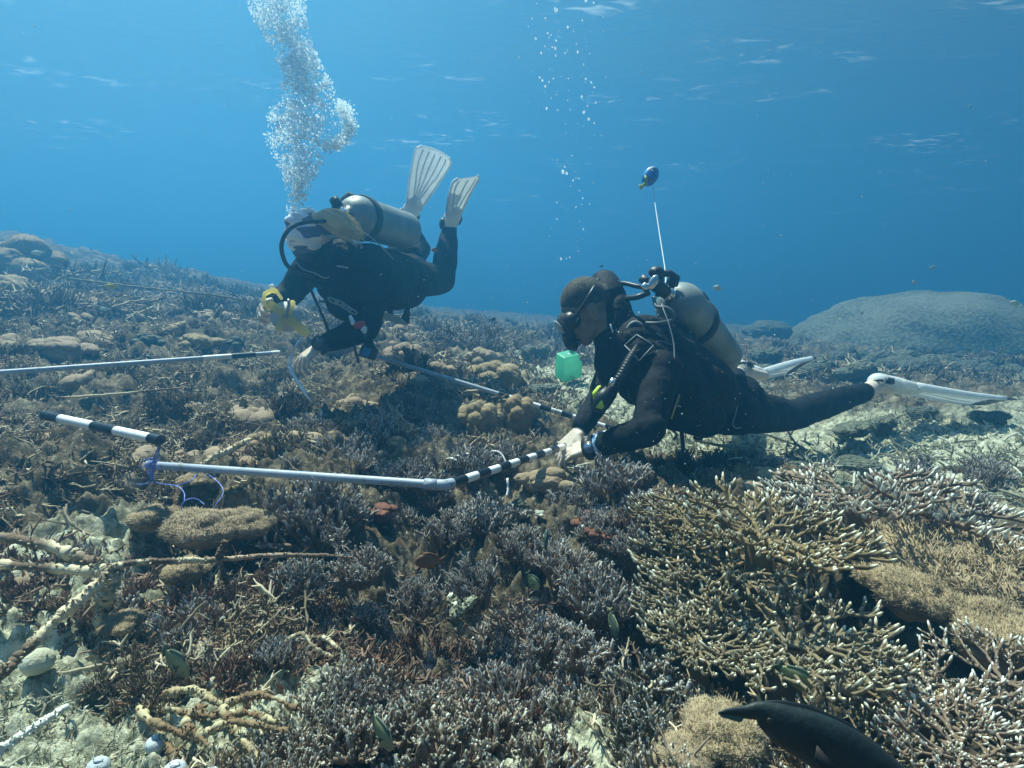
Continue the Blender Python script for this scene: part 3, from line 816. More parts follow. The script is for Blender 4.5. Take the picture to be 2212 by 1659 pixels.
# ---- bushes: mauve finger corals with blue-white tips
BU = [
 ('bush','mauve',690,1120,130,"broad mauve finger coral at the left end below the grey pipe"),
 ('spray','mauve',820,960,85,"feathery grey brown finger coral between the tan lumps and the curling tape"),
 ('bush','mauve',890,1030,80,"mauve finger coral touching the far side of the grey pipe"),
 ('bush','mauve',1010,1010,75,"low finger coral inside the frame beside the white tape scraps"),
 ('bush','cream',1080,1000,60,"cream finger coral just behind the striped pipe near its middle"),
 ('bush','mauve',1330,1100,100,"dense mauve finger coral just below the two bare hands"),
 ('bush','mauve',1240,1095,70,"mauve finger coral beside the small pale brain corals"),
 ('bush','mauve',1060,1120,90,"mauve finger coral in front of the pipe elbow"),
 ('spray','mauve',960,1150,70,"upright mauve finger coral right below the pipe elbow"),
 ('bush','mauve',1130,1190,75,"mauve finger coral beside the smallest olive fish"),
 ('spray','mauve',1030,1270,80,"blue tipped finger coral overhanging the dark hollow"),
 ('spray','mauve',900,1290,70,"sparse finger coral on the left lip of the dark hollow"),
 ('bush','mauve',1290,1290,110,"pale mauve finger coral right of the dark hollow"),
 ('bush','mauve',1220,1230,80,"mauve finger coral above the single pale fish on the right"),
 ('bush','mauve',1180,1390,85,"drooping finger coral under the right lip of the dark hollow"),
 ('fat','mauve',1270,1420,80,"finger coral hanging beside the greenish fish in shade"),
 ('fat','white',1410,1500,110,"bush of brown fingers with bright white tips left of the tan anemone"),
 ('fat','white',1370,1590,80,"white tipped finger coral below its larger neighbour by the anemone"),
 ('fat','cream',760,1600,95,"thick finger coral with cream tips left of the olive fish at the bottom"),
 ('fat','cream',900,1560,90,"thick finger coral just behind the bottom olive fish"),
 ('fat','cream',950,1650,110,"thick finger coral cut by the bottom edge near the centre"),
 ('fat','cream',1060,1570,90,"thick finger coral left of the sand patch at the bottom"),
 ('fat','cream',1190,1650,90,"thick finger coral right of the sand patch at the bottom"),
 ('fat','cream',620,1640,80,"finger coral beside the yellow crust at the bottom"),
 ('bush','mauve',760,1500,60,"small mauve finger coral beside the narrow yellow green fish"),
 ('bush','mauve',600,1410,55,"small mauve finger coral in the left foreground shade"),
 ('bush','mauve',650,1250,70,"mauve finger coral over the red brown branches"),
 ('bush','mauve',780,1230,80,"mauve finger coral left of the rust coloured fish"),
 ('spray','mauve',1370,1190,60,"spiky finger coral beside the rust red sponge"),
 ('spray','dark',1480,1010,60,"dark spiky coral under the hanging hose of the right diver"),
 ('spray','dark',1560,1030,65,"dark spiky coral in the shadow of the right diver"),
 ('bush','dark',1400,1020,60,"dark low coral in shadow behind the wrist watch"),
 ('spray','cream',1050,760,70,"grey branching coral standing in the blue behind the left diver"),
 ('spray','cream',980,735,55,"smaller grey branching coral at far left of the pair in the blue"),
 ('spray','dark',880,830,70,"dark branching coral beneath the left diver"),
 ('spray','dead',620,900,60,"knobbly brown coral behind the hand with the tape"),
 ('bush','dead',620,1010,70,"brown branching coral left of the round tan lumps"),
 ('spray','mauve',2130,1040,70,"dark branching coral on the slope at the right edge"),
 ('spray','mauve',1980,1030,60,"branching coral above the plate corals on the right"),
]
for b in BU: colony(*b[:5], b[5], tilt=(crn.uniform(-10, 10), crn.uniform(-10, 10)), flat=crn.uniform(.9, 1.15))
# ---- soft, leather and boulder corals
SO = [
 ('soft','tan',2080,1265,200,"big tan fuzzy soft coral mound spreading to the right edge",1.15,1.3),
 ('soft','tan',1960,1290,110,"fuzzy tan soft coral lobe left below the big mound",1.1,1.),
 ('soft','tan',2150,1390,130,"fuzzy tan soft coral lobe at the right edge under the big mound",1.2,1.),
 ('soft','tan',1850,1190,70,"small tan soft coral between two plate corals",.7,1.),
 ('soft','tan',1560,1610,120,"tan carpet anemone beneath the snout of the dark wrasse",1.0,1.1),
 ('soft','tan',1470,1650,90,"tan anemone at the bottom edge left of the dark wrasse",.7,1.),
 ('soft','tan',440,1150,90,"pale brown soft coral with starry polyps in the left foreground",1.0,1.2),
 ('soft','tan',540,1140,70,"tan soft coral right of the starry polyps",1.0,1.1),
 ('soft','tan',330,1130,60,"tan soft coral above the crusted dead branch",1.0,1.1),
 ('soft','tan',400,1240,60,"tan soft coral lump below the crusted red branch",1.,1.),
 ('soft','tan',260,1360,50,"grey soft coral behind the crusted dead branch stump",1.,1.),
 ('soft','tan',420,1050,45,"tan soft coral behind the loose blue thread",.7,1.),
 ('soft','buff',520,1080,40,"pale polyp cluster beside the blue thread loop",.6,1.),
 ('leather','buff',730,980,62,"round buff coral lump just behind the grey pipe",.9,1.),
 ('leather','buff',570,985,48,"buff coral lump left of the round one behind the grey pipe",.8,1.),
 ('leather','buff',620,1000,38,"small buff coral lump touching the grey pipe",.8,1.),
 ('leather','buff',850,975,40,"buff coral lump right of the round one behind the pipe",.7,1.2),
 ('leather','tan',660,1090,40,"tan leather coral lump below the left half of the pipe",.8,1.),
 ('leather','buff',1040,915,62,"bumpy buff leather coral just under the far striped pipe",1.,1.),
 ('leather','buff',1120,905,60,"bumpy buff leather coral right of its twin under the far striped pipe",1.1,1.),
 ('leather','buff',1075,830,75,"broad buff leather coral behind the far striped pipe",.8,1.2),
 ('leather','tan',1045,785,50,"tan leather coral farther back than the far striped pipe",.8,1.),
 ('leather','tan',980,855,45,"tan leather coral left of the broad buff one",.7,1.),
 ('leather','tan',880,780,60,"brown leather coral behind the hanging gauge",.8,1.),
 ('leather','buff',800,735,50,"buff leather coral behind the arm of the left diver",.8,1.2),
 ('leather','tan',1180,1045,60,"olive buff leather coral below the hands on the striped pipe",.7,1.4),
 ('leather','tan',1620,1070,60,"olive leather coral above the plate corals",.6,1.4),
 ('leather','buff',1660,1050,70,"flat peach leather coral behind the plate corals",.4,1.3),
 ('leather','buff',50,600,110,"large buff leather coral mound high on the left slope",.9,1.2),
 ('leather','buff',20,650,70,"buff leather coral mound at the left edge below the large one",.9,1.2),
 ('leather','tan',130,770,70,"tan leather coral lump on the left slope above the grey pipe",.6,1.4),
 ('leather','grey',320,755,42,"pale rounded coral on the left slope, left of the pinkish pair",.8,1.),
 ('leather','buff',430,750,45,"pinkish buff coral on the left slope",.7,1.2),
 ('leather','grey',505,747,30,"small yellowish coral on the left slope right of the pinkish one",.7,1.2),
 ('leather','tan',720,760,40,"reddish tan coral between the reel and the wrist of the left diver",.8,1.2),
 ('boulder','grey',1650,725,58,"pale rounded boulder coral at the left foot of the giant boulder",.8,1.2),
 ('boulder','grey',1655,790,48,"smooth round boulder coral beside the far fin of the right diver",1.2,1.),
 ('boulder','grey',1160,775,42,"blue grey boulder coral left of the green canister",1.1,1.),
 ('boulder','grey',1180,850,40,"low grey coral lump in front of the green canister",.7,1.2),
 ('boulder','grey',1900,920,45,"dark round coral under the near fin of the right diver",.8,1.),
 ('boulder','grey',1990,905,45,"dark round coral right of its twin under the near fin",.8,1.1),
 ('boulder','grey',2140,910,45,"dark low coral near the right edge under the fin tip",.7,1.2),
 ('boulder','grey',1840,930,60,"grey mound just behind the calf of the right diver",.6,1.1),
 ('boulder','grey',1860,1010,50,"blue grey lump beyond the plate corals on the right",.6,1.2),
 ('boulder','grey',1870,800,40,"greenish lump between the two fins of the right diver",.7,1.2),
 ('knob','pale',1237,1092,14,"pale round lump, upper of the two beside the rust sponge",.9,1.),
 ('knob','pale',1318,1140,18,"pale knobbly lump, largest of the small white ones beside the rust sponge",.9,1.),
 ('knob','pale',1165,1110,16,"pale lump left of the small olive fish",.9,1.),
 ('knob','pale',1262,1140,10,"tiny pale lump between the two white ones",.9,1.),
 ('leather','grey',1120,1100,26,"tan round coral left of the small pale lumps",.9,1.),
 ('knob','pale',1215,960,16,"grey pebble like coral just behind the hands",.8,1.),
 ('knob','yellow',1185,958,12,"small yellow pebble like coral left of the grey one behind the hands",.8,1.),
]
for k, (kd, cm_, u, v, r, lb, fl, st) in enumerate(SO):
    colony(kd, cm_, u, v, r, lb, flat=fl, stretch=st, rz=crn.uniform(-15, 15), sink=0)
# ---- the giant boulder coral behind the right diver
def giant():
    V0, F0 = ICO[5]
    d = 1 + .20 * n3(V0, 1.6, 3) + .14 * n3(V0, 4, 9) + .10 * n3(V0, 8, 4) + .035 * n3(V0, 20, 5) + .012 * n3(V0, 44, 6)
    V = V0 * d[:, None]
    k = np.clip(-V[:, 2] + .02, 0, 1); V[:, :2] *= (1 - .35 * np.clip(k * 3, 0, 1))[:, None]
    V = V * np.array([1.70, 1.3, .84]); V[:, 2] -= .05 * np.abs(V[:, 0])
    p = P(2005, 792, 9.4); V = V * 1.52
    me = mesh_np("boulder", V, T=F0, attrs={"tip": np.clip(n3(V0, 4, 2) + .3, 0, 1)})
    me.materials.append(coral_mat('giant_boulder_surface', (.07, .08, .055), (.20, .22, .16), (.27, .28, .22), .3, .9, bump=(22, .6, .03)))
    o = link("boulder_coral", me, None, None, (p.x, p.y, p.z), (0, R(3), 0))
    tag(o, "giant smooth boulder coral with an overhang rising behind the right diver's fins", "boulder coral", "boulder corals behind the right diver")
giant()
# ================================================================== masses between the colonies
def clear(x, y):
    return any((x - a) ** 2 + (y - b) ** 2 < r * r for a, b, r, l in FOOT)
SIDE = 420
LEFT = [(-SIDE, 640), (200, 650), (700, 700), (900, 760), (900, 940), (700, 1000), (560, 1000), (330, 1080), (-SIDE, 1080)]
MIDL = [(-SIDE, 1050), (560, 1000), (700, 1100), (760, 1330), (500, 1480), (150, 1330), (-SIDE, 1150)]
CEN = [(620, 960), (1200, 960), (1420, 1060), (1380, 1300), (1330, 1500), (900, 1560), (700, 1400), (620, 1150)]
BOT = [(560, 1480), (1330, 1480), (1420, 1800), (500, 1800)]
FAR = [(-SIDE, 500), (300, 575), (600, 640), (1100, 690), (1560, 700), (1560, 760), (1100, 770), (750, 720), (300, 680), (-SIDE, 660)]
CENB = [(850, 700), (1180, 720), (1200, 960), (820, 960)]
RIGHT = [(1360, 1040), (1700, 1000), (2212 + SIDE, 1010), (2212 + SIDE, 1250), (1800, 1180), (1400, 1180)]
RFAR = [(1560, 720), (2212 + SIDE, 740), (2212 + SIDE, 860), (1500, 800)]
LOWR = [(1350, 1350), (1700, 1250), (2212 + SIDE, 1300), (2212 + SIDE, 1800), (1400, 1800)]
LOWL = [(-SIDE, 1350), (560, 1450), (560, 1800), (-SIDE, 1800)]
it = scatter(1, LEFT, 700, (.45, 1.0), .35, lambda x, y: sandy(x, y) or clear(x, y)) 
mass("dead_branch_tangle", "brown tangle of dead branching coral covering the left reef slope", 'dead', it, [('tangle', 0), ('crust', 1), ('stick', 0), ('lite', 4), ('crust', 0), ('twig', 0)], 1)
it = scatter(2, MIDL, 110, (.4, .9), .4, clear) + scatter(3, CEN, 60, (.5, .9), .5, clear)
mass("red_brown_branches", "red brown crusted branch thicket in the left foreground", 'red', it, [('crust', 2), ('crust', 3), ('stick', 2)], 2)
it = scatter(4, MIDL, 80, (.4, .8), .4, lambda x, y: sandy(x, y) or clear(x, y)) + scatter(5, LOWL, 70, (.3, .6), .4, lambda x, y: sandy(x, y) or clear(x, y)) + scatter(55, LOWR, 100, (.35, .7), .4, clear)
mass("dead_twigs", "pale brown broken coral twigs lying over the near reef", 'dead', it, [('crust', 4), ('twig', 0), ('stick', 4)], 3)
it = scatter(6, CEN, 190, (.4, .85), .45, clear) + scatter(66, MIDL, 25, (.4, .7), .8, clear) + scatter(67, RIGHT, 40, (.5, .9), .6, clear)
mass("finger_coral_thicket", "mauve brown finger coral thicket with pale blue tips across the middle", 'mauve', it, [('bush', 0), ('crust', 5), ('lite', 0), ('fat', 3), ('bush', 1)], 4)
it = scatter(7, BOT, 64, (.5, .9), .5, lambda x, y: sandy(x, y) or clear(x, y)) + scatter(8, LOWR, 70, (.4, .75), .6, clear)
mass("cream_tipped_thicket", "cream tipped finger coral thicket along the bottom edge", 'cream', it, [('fat', 0), ('fat', 1), ('fat', 2), ('bush', 2)], 5)
it = scatter(9, FAR, 640, (1.0, 2.8), .4, clear) + scatter(10, CENB, 150, (.9, 1.6), .5, clear) + scatter(11, RFAR, 200, (1.1, 2.8), .5, clear)
mass("distant_coral_cover", "grey brown coral cover fading into the blue distance", 'dead', it, [('lite', 2), ('lite', 3), ('stick', 5)], 6)
GUL = [(1080, 740), (1500, 740), (2212 + SIDE, 830), (2212 + SIDE, 1080), (1500, 1060), (1200, 930)]
it = scatter(12, GUL, 520, (.5, 1.3), .3, clear)
mass("coral_rubble", "pale grey green coral rubble and sticks littering the sandy gully", 'rubble', it, [('twig', 2), ('twig', 3), ('twig', 4)], 7)
it = scatter(13, LOWL, 90, (.2, .45), .3, clear)
mass("shell_rubble", "bright pale rubble fragments in the lower left corner", 'rubble', it, [('twig', 5), ('twig', 6)], 8)
it = scatter(21, LEFT, 90, (.35, .9), .9, clear) + scatter(22, CENB, 26, (.5, 1.0), .8, clear) + scatter(23, FAR, 40, (.6, 1.8), .8, clear) + scatter(24, MIDL, 16, (.2, .45), .9, clear)
mass("soft_coral_cover", "buff and brown rounded soft corals dotted over the left slope and the far reef", 'tan', it, [('lump', 0), ('lump', 1), ('lump', 2)], 9)
it = scatter(25, RFAR, 70, (.9, 2.8), .8, clear) + scatter(26, GUL, 26, (.3, .8), .9, clear)
mass("grey_mound_cover", "grey green lumps and mounds below the giant boulder coral", 'grey', it, [('lump', 3), ('lump', 4)], 10)
it = scatter(31, LEFT, 420, (.3, .65), .25, clear) + scatter(32, MIDL, 150, (.22, .5), .25, lambda x, y: sandy(x, y) or clear(x, y)) + scatter(33, CENB, 120, (.4, .8), .3, clear)
mass("broken_branch_litter", "grey and tan litter of broken coral branches filling the gaps on the left slope", 'dead', [(a, b, c, k) for a, b, c, k in it], [('lite', 6), ('twig', 8), ('crust', 7), ('stub', 8)], 11)
it = scatter(34, CEN, 90, (.2, .4), .25, clear) + scatter(35, RIGHT, 150, (.25, .5), .25, clear)
mass("knobbly_litter", "red brown knobbly coral litter between the finger corals", 'red', it, [('crust', 9), ('lite', 7), ('twig', 9)], 12)
# ================================================================== divers
M_skin = mat("skin", (.62, .52, .43), rough=.55, noise=(30, (.68, .58, .50), .4, .65), bump=(60, .35, .004))
M_skinR = mat("tanned_skin", (.21, .155, .105), rough=.55, noise=(30, (.26, .195, .135), .4, .65), bump=(60, .35, .004))
M_suit = mat("neoprene", (.006, .007, .009), rough=.8, noise=(12, (.014, .016, .020), .4, .7), bump=(16, .9, .016), spec=.14)
M_vest = mat("black_nylon", (.006, .007, .009), rough=.75, noise=(20, (.016, .018, .022), .45, .7), bump=(22, 1.0, .016), spec=.18)
M_rub = mat("black_rubber", (.018, .018, .02), rough=.45, noise=(30, (.035, .035, .04), .4, .7))
M_rubg = mat("grey_hose", (.09, .10, .11), rough=.5)
M_alu = mat("tank_aluminium", (.28, .31, .31), rough=.5, metal=.25, noise=[(7, (.18, .21, .20), .4, .65), (60, (.20, .22, .2), .62, .7)], bump=(30, .12, .003))
M_chr = mat("chrome", (.75, .77, .78), rough=.2, metal=.9)
M_wht = mat("white_rubber", (.88, .91, .92), rough=.5, noise=(14, (.76, .80, .80), .45, .7))
M_glass = mat("mask_lens", (.30, .38, .42), rough=.08, spec=.8)
M_buzz = mat("buzzed_hair", (.030, .026, .020), rough=.95, noise=[(26, (.075, .068, .05), .42, .62), (260, (.14, .13, .10), .52, .66, 2)], bump=(320, .7, .002))  # fine pale noise puts a sunlit highlight into the hair colour
M_blond = mat("blond_hair", (.90, .76, .44), rough=.5, noise=(60, (.70, .54, .27), .4, .65))
M_yel = mat("yellow_plastic", (.88, .80, .38), rough=.45, noise=(9, (.80, .70, .30), .4, .7))
M_yeln = mat("neon_yellow", (.60, .78, .05), rough=.5)
M_strap = mat("webbing", (.035, .038, .042), rough=.8)
M_pipe_g = mat("light_grey_metal_trim", (.30, .32, .33), rough=.5)
M_redb = mat("red_tape", (.45, .03, .03), rough=.5)

def frame_from(f, up):
    f = Vector(f).normalized(); up = Vector(up); u = (up - f * up.dot(f)).normalized(); s = f.cross(u)
    return f, u, s

def head(g, c, fwd, up, k=1.0):
    """skull, face, nose, brow, ears; c is the middle of the skull"""
    f, u, s = frame_from(fwd, up); M = Matrix((s, f, u)).transposed(); c = Vector(c)
    def L(x, y, z): return c + (s * x + f * y + u * z) * k
    g.ball(L(0, -.012, .012), (.076 * k, .096 * k, .092 * k), rot=M, seg=20, rings=14)
    g.ball(L(0, .018, -.028), (.064 * k, .074 * k, .075 * k), rot=M, seg=18, rings=12)
    g.cone(L(0, .03, -.05), L(0, .062, -.098), .052 * k, .027 * k)          # jaw to chin
    g.cone(L(-.045, .0, -.06), L(-.015, .06, -.095), .024 * k, .020 * k); g.cone(L(.045, .0, -.06), L(.015, .06, -.095), .024 * k, .020 * k)
    g.cone(L(0, .086, .0), L(0, .112, -.036), .010 * k, .014 * k)            # nose
    g.cone(L(-.012, .094, -.04), L(.012, .094, -.04), .011 * k, .011 * k)
    g.cone(L(-.04, .078, .016), L(.04, .078, .016), .014 * k, .014 * k)      # brow
    g.cone(L(-.02, .082, -.068), L(.02, .082, -.068), .011 * k, .011 * k)    # lips
    for q in (-1, 1):
        e = Matrix.Rotation(R(-18) * q, 3, 'Z')
        g.ball(L(.036 * q, .072, -.034), (.022 * k, .018 * k, .022 * k), rot=M)   # cheek
        g.ball(L(.083 * q, -.010, -.020), (.013 * k, .024 * k, .036 * k), rot=M)
        g.ball(L(.088 * q, -.020, -.004), (.008 * k, .016 * k, .022 * k), rot=M)
    return L, M

def hand(g, w, fwd, nrm, side=1, k=1.0, curl=(30, 40, 25), thumb=(.6, .35), spread=.12, each=(1, 1, 1, 1)):
    """w wrist, fwd towards the fingers, nrm out of the palm; side +1: thumb on the fwd x nrm side"""
    f = Vector(fwd).normalized(); n = Vector(nrm); n = (n - f * n.dot(f)).normalized(); s = f.cross(n) * side; w = Vector(w)
    kn = []
    for j, (o, ln) in enumerate(((.030, .088), (.010, .093), (-.010, .089), (-.028, .080))):
        p = w + (s * o + f * ln) * k; kn.append(p)
        g.cone(w + s * o * .55 * k + f * .01 * k, p, .0165 * k, .0115 * k)
    g.ball(w + (f * .048 + n * .004) * k, (.036 * k, .045 * k, .015 * k), rot=Matrix((s, f, n)).transposed())
    g.cone(w + s * .02 * k + f * .02 * k + n * .006 * k, w + s * .036 * k + f * .055 * k + n * .01 * k, .017 * k, .014 * k)
    tips = []
    for j, (Ls, r) in enumerate((((.040, .024, .020), .0088), ((.045, .028, .021), .0091), ((.041, .026, .020), .0087), ((.033, .020, .018), .0078))):
        ang = 0; p = kn[j]; sp = s * (spread * (1.5 - j))
        for b in range(3):
            ang += R(curl[b] * each[j]); d = (f * math.cos(ang) + n * math.sin(ang) + sp * (1 if b == 0 else .5)).normalized()
            q = p + d * Ls[b] * k; g.cone(p, q, r * (1.08 - .1 * b) * k, r * (.98 - .1 * b) * k, seg=10); p = q
        tips.append(p)
    p = w + (s * .026 + f * .022) * k
    a, b = thumb
    d1 = (f * .62 + s * a + n * b * .6).normalized(); q = p + d1 * .042 * k; g.cone(p, q, .0135 * k, .0105 * k, seg=10)
    d2 = (f * .8 + s * a * .45 + n * b).normalized(); q2 = q + d2 * .030 * k; g.cone(q, q2, .0103 * k, .0092 * k, seg=10)
    d3 = (f * .75 + s * a * .1 + n * b * 1.5).normalized(); g.cone(q2, q2 + d3 * .024 * k, .0092 * k, .0075 * k, seg=10)
    return tips

def two_tone(me, c, r):
    """the face is more tanned than the hands"""
    for p in me.polygons:
        if (p.center - c).length < r: p.material_index = 1
def limb(g, pts, rad):
    for a, b, r0, r1 in zip(pts[:-1], pts[1:], rad[:-1], rad[1:]): g.cone(a, b, r0, r1, seg=18)

def wrinkle(me, amp=.006, s=13):
    n = len(me.vertices); V = np.empty(n * 3, np.float32); N = np.empty(n * 3, np.float32); me.vertices.foreach_get("co", V); me.vertices.foreach_get("normal", N); V = V.reshape(-1, 3); N = N.reshape(-1, 3)
    d = n3(V, s, 3) * 2 + n3(V, s * 2.7, 8) + (1 - np.abs(n3(V, s * 1.6, 5)) * 8).clip(0, 1) * .35
    me.vertices.foreach_set("co", (V + N * (d * amp)[:, None]).astype(np.float32).ravel()); me.update()
def mesh_part(name, me, material, parent, label=None):
    if name in ("wetsuit", "vest"): wrinkle(me)
    o = link(name, me, material); o.parent = parent; o.location = -parent.location
    if label: o["label"] = label
    return o

def fin_blade(heel, toe, tip, wdir, parent, w0=.085, w1=.21, th=.006, ribs=5, side_rails=True, tip_black=0., label=None, bend=.03, rail=1.0):
    """foot pocket from heel to toe and a ribbed blade from toe to tip; wdir is across the blade"""
    heel, toe, tip = Vector(heel), Vector(toe), Vector(tip)
    ax = (tip - toe).normalized(); wd = Vector(wdir); wd = (wd - ax * wd.dot(ax)).normalized(); n = ax.cross(wd); L = (tip - toe).length
    root = bpy.data.objects.new("fin", None); COL.objects.link(root); root.parent = parent; root.location = heel - parent.location
    if label: root["label"] = label
    base = heel
    def part(g, nm, m, smooth=True):
        o = g.obj(nm, m, None, smooth); o.parent = root; o.location = -base; return o
    nl, nw = 22, 13
    def pt(t, s):
        w = w0 * .5 + (w1 - w0) * .5 * min(1, t * 1.25) ** .85
        if t > .86: w *= 1 - .22 * ((t - .86) / .14) ** 2
        tt = t - (.05 * abs(s) ** 2 if t > .8 else 0) * (t - .8) * 5
        return toe + ax * L * tt + wd * w * s + n * (bend * math.sin(t * 2.2) - .012 * (1 - s * s) * t)
    def blade(t0, t1, nm, m):
        g = Geo(); V = []; F = []
        for q in (1, -1):
            for i in range(nl):
                for j in range(nw):
                    t = t0 + (t1 - t0) * i / (nl - 1); s = -1 + 2 * j / (nw - 1)
                    V.append(pt(t, s) + n * q * th * .5 * (1.2 - .7 * t))
        o_ = nl * nw
        for i in range(nl - 1):
            for j in range(nw - 1):
                a = i * nw + j; F.append((a, a + 1, a + nw + 1, a + nw)); F.append((a + o_, a + nw + o_, a + nw + 1 + o_, a + 1 + o_))
        for i in range(nl - 1):
            for j in (0, nw - 1):
                a = i * nw + j; F.append((a, a + nw, a + nw + o_, a + o_))
        for j in range(nw - 1):
            for i in (0, nl - 1):
                a = i * nw + j; F.append((a, a + o_, a + 1 + o_, a + 1))
        g.add(V, F); return part(g, nm, m)
    blade(0, 1 - tip_black, "blade", M_wht)
    if tip_black: blade(1 - tip_black + .002, 1, "blade_tip", M_rub)
    e = 1 - tip_black
    for q in (-1, 1):
        g = Geo(); pts = [pt(t * e, q) for t in np.linspace(0, 1, 14)]
        g.tube(pts, [.015 - .007 * k / 13 for k in range(14)], 10, flat=(.5, rail, n)); part(g, "side_rail", M_wht)
        if tip_black: 
            g = Geo(); pts = [pt(e + (1 - e) * t, q) for t in np.linspace(0.02, 1, 5)]; g.tube(pts, [.006, .0055, .005, .004, .003], 8); part(g, "rail_end", M_rub)
    for j in range(ribs):
        s = -.66 + 1.32 * j / max(1, ribs - 1); g = Geo()
        pts = [pt(t, s * min(1, .35 + t * 1.1)) + n * .003 for t in np.linspace(.04, .92 * e, 12)]
        g.tube(pts, [.0036] * 12, 6); g.tube([p - n * .006 for p in pts], [.0036] * 12, 6); part(g, "rib", M_wht)
    g = Geo(); dn = (toe - heel)
    g.cone(heel - dn * .02, heel + dn * .55, .050, .047); g.cone(heel + dn * .5, toe + ax * .05, .048, .030); g.cone(heel + dn * .6 + wd * .02, toe + ax * .03 + wd * .02, .036, .026); g.cone(heel + dn * .6 - wd * .02, toe + ax * .03 - wd * .02, .036, .026)
    me = remesh(g, "foot_pocket", .006, 6); me.materials.append(M_wht); o = link("foot_pocket", me); o.parent = root; o.location = -base
    g = Geo(); c0 = heel - dn.normalized() * .035
    ring = [c0 + (wd * math.cos(a) * .052 - dn.normalized() * math.sin(a) * .028 + n * .004) for a in np.linspace(-.3, math.pi + .3, 16)]
    g.tube(ring, .007, 8); part(g, "fin_strap", M_rub)
    for q in (-1, 1):
        g = Geo(); g.box(heel + wd * q * .054 + dn * .1, (.022, .05, .03), rot=Matrix((wd, dn.normalized(), n)).transposed()); part(g, "buckle", M_rub)
    return root

def tank(a, b, r, label, group, knobdir, band=.28):
    """cylinder from valve end a to foot end b"""
    a, b = Vector(a), Vector(b); ax = (b - a).normalized(); L = (b - a).length
    root = empty("scuba_tank", b, label, "scuba tank", group)
    g = Geo(); pts = []; rad = []
    for k in range(11):
        an = math.pi / 2 * k / 10; pts.append(a + ax * r * .95 * (1 - math.cos(an))); rad.append(max(.03, r * math.sin(an)))
    for k in range(1, 5): pts.append(a + ax * (r * .95 + (L - r * 1.25) * k / 4)); rad.append(r)
    for k in range(1, 6):
        an = math.pi / 2 * k / 5; pts.append(b - ax * r * .3 * (1 - math.sin(an))); rad.append(r * (.55 + .45 * math.cos(an)))
    g.tube(pts, rad, 40); g.obj("cylinder", M_alu, root)
    kd = Vector(knobdir); kd = (kd - ax * kd.dot(ax)).normalized(); sd = ax.cross(kd)
    g = Geo(); c = a + ax * L * band
    ring = [c + (kd * math.cos(t) + sd * math.sin(t)) * (r + .004) for t in np.linspace(0, 2 * math.pi, 41)]
    g.tube(ring, .005, 8, flat=(1, 5.0, ax)); 
    g.box(c + kd * (r + .014), (.05, .022, .07), rot=Matrix((sd, kd, ax)).transposed()); g.obj("tank_band", M_strap, root)
    g = Geo(); g.tube([a + ax * .01, a - ax * .045], .021, 16); g.tube([a - ax * .030 - kd * .030, a - ax * .030 + kd * .034], .013, 14)
    v = g.obj("valve", M_chr, root)
    g = Geo(); g.tube([a - ax * .030 + kd * .034, a - ax * .030 + kd * .07], [.023, .021], 14); k_ = g.obj("valve_knob", M_rub, None); k_.parent = v; k_.location = (0, 0, 0)
    return root, ax, kd, sd

def hose(parent, pts, r=.0065, m=None, name="hose", n=10):
    g = Geo(); g.tube(spline(pts, n), r, 10); return g.obj(name, m or M_rub, parent)

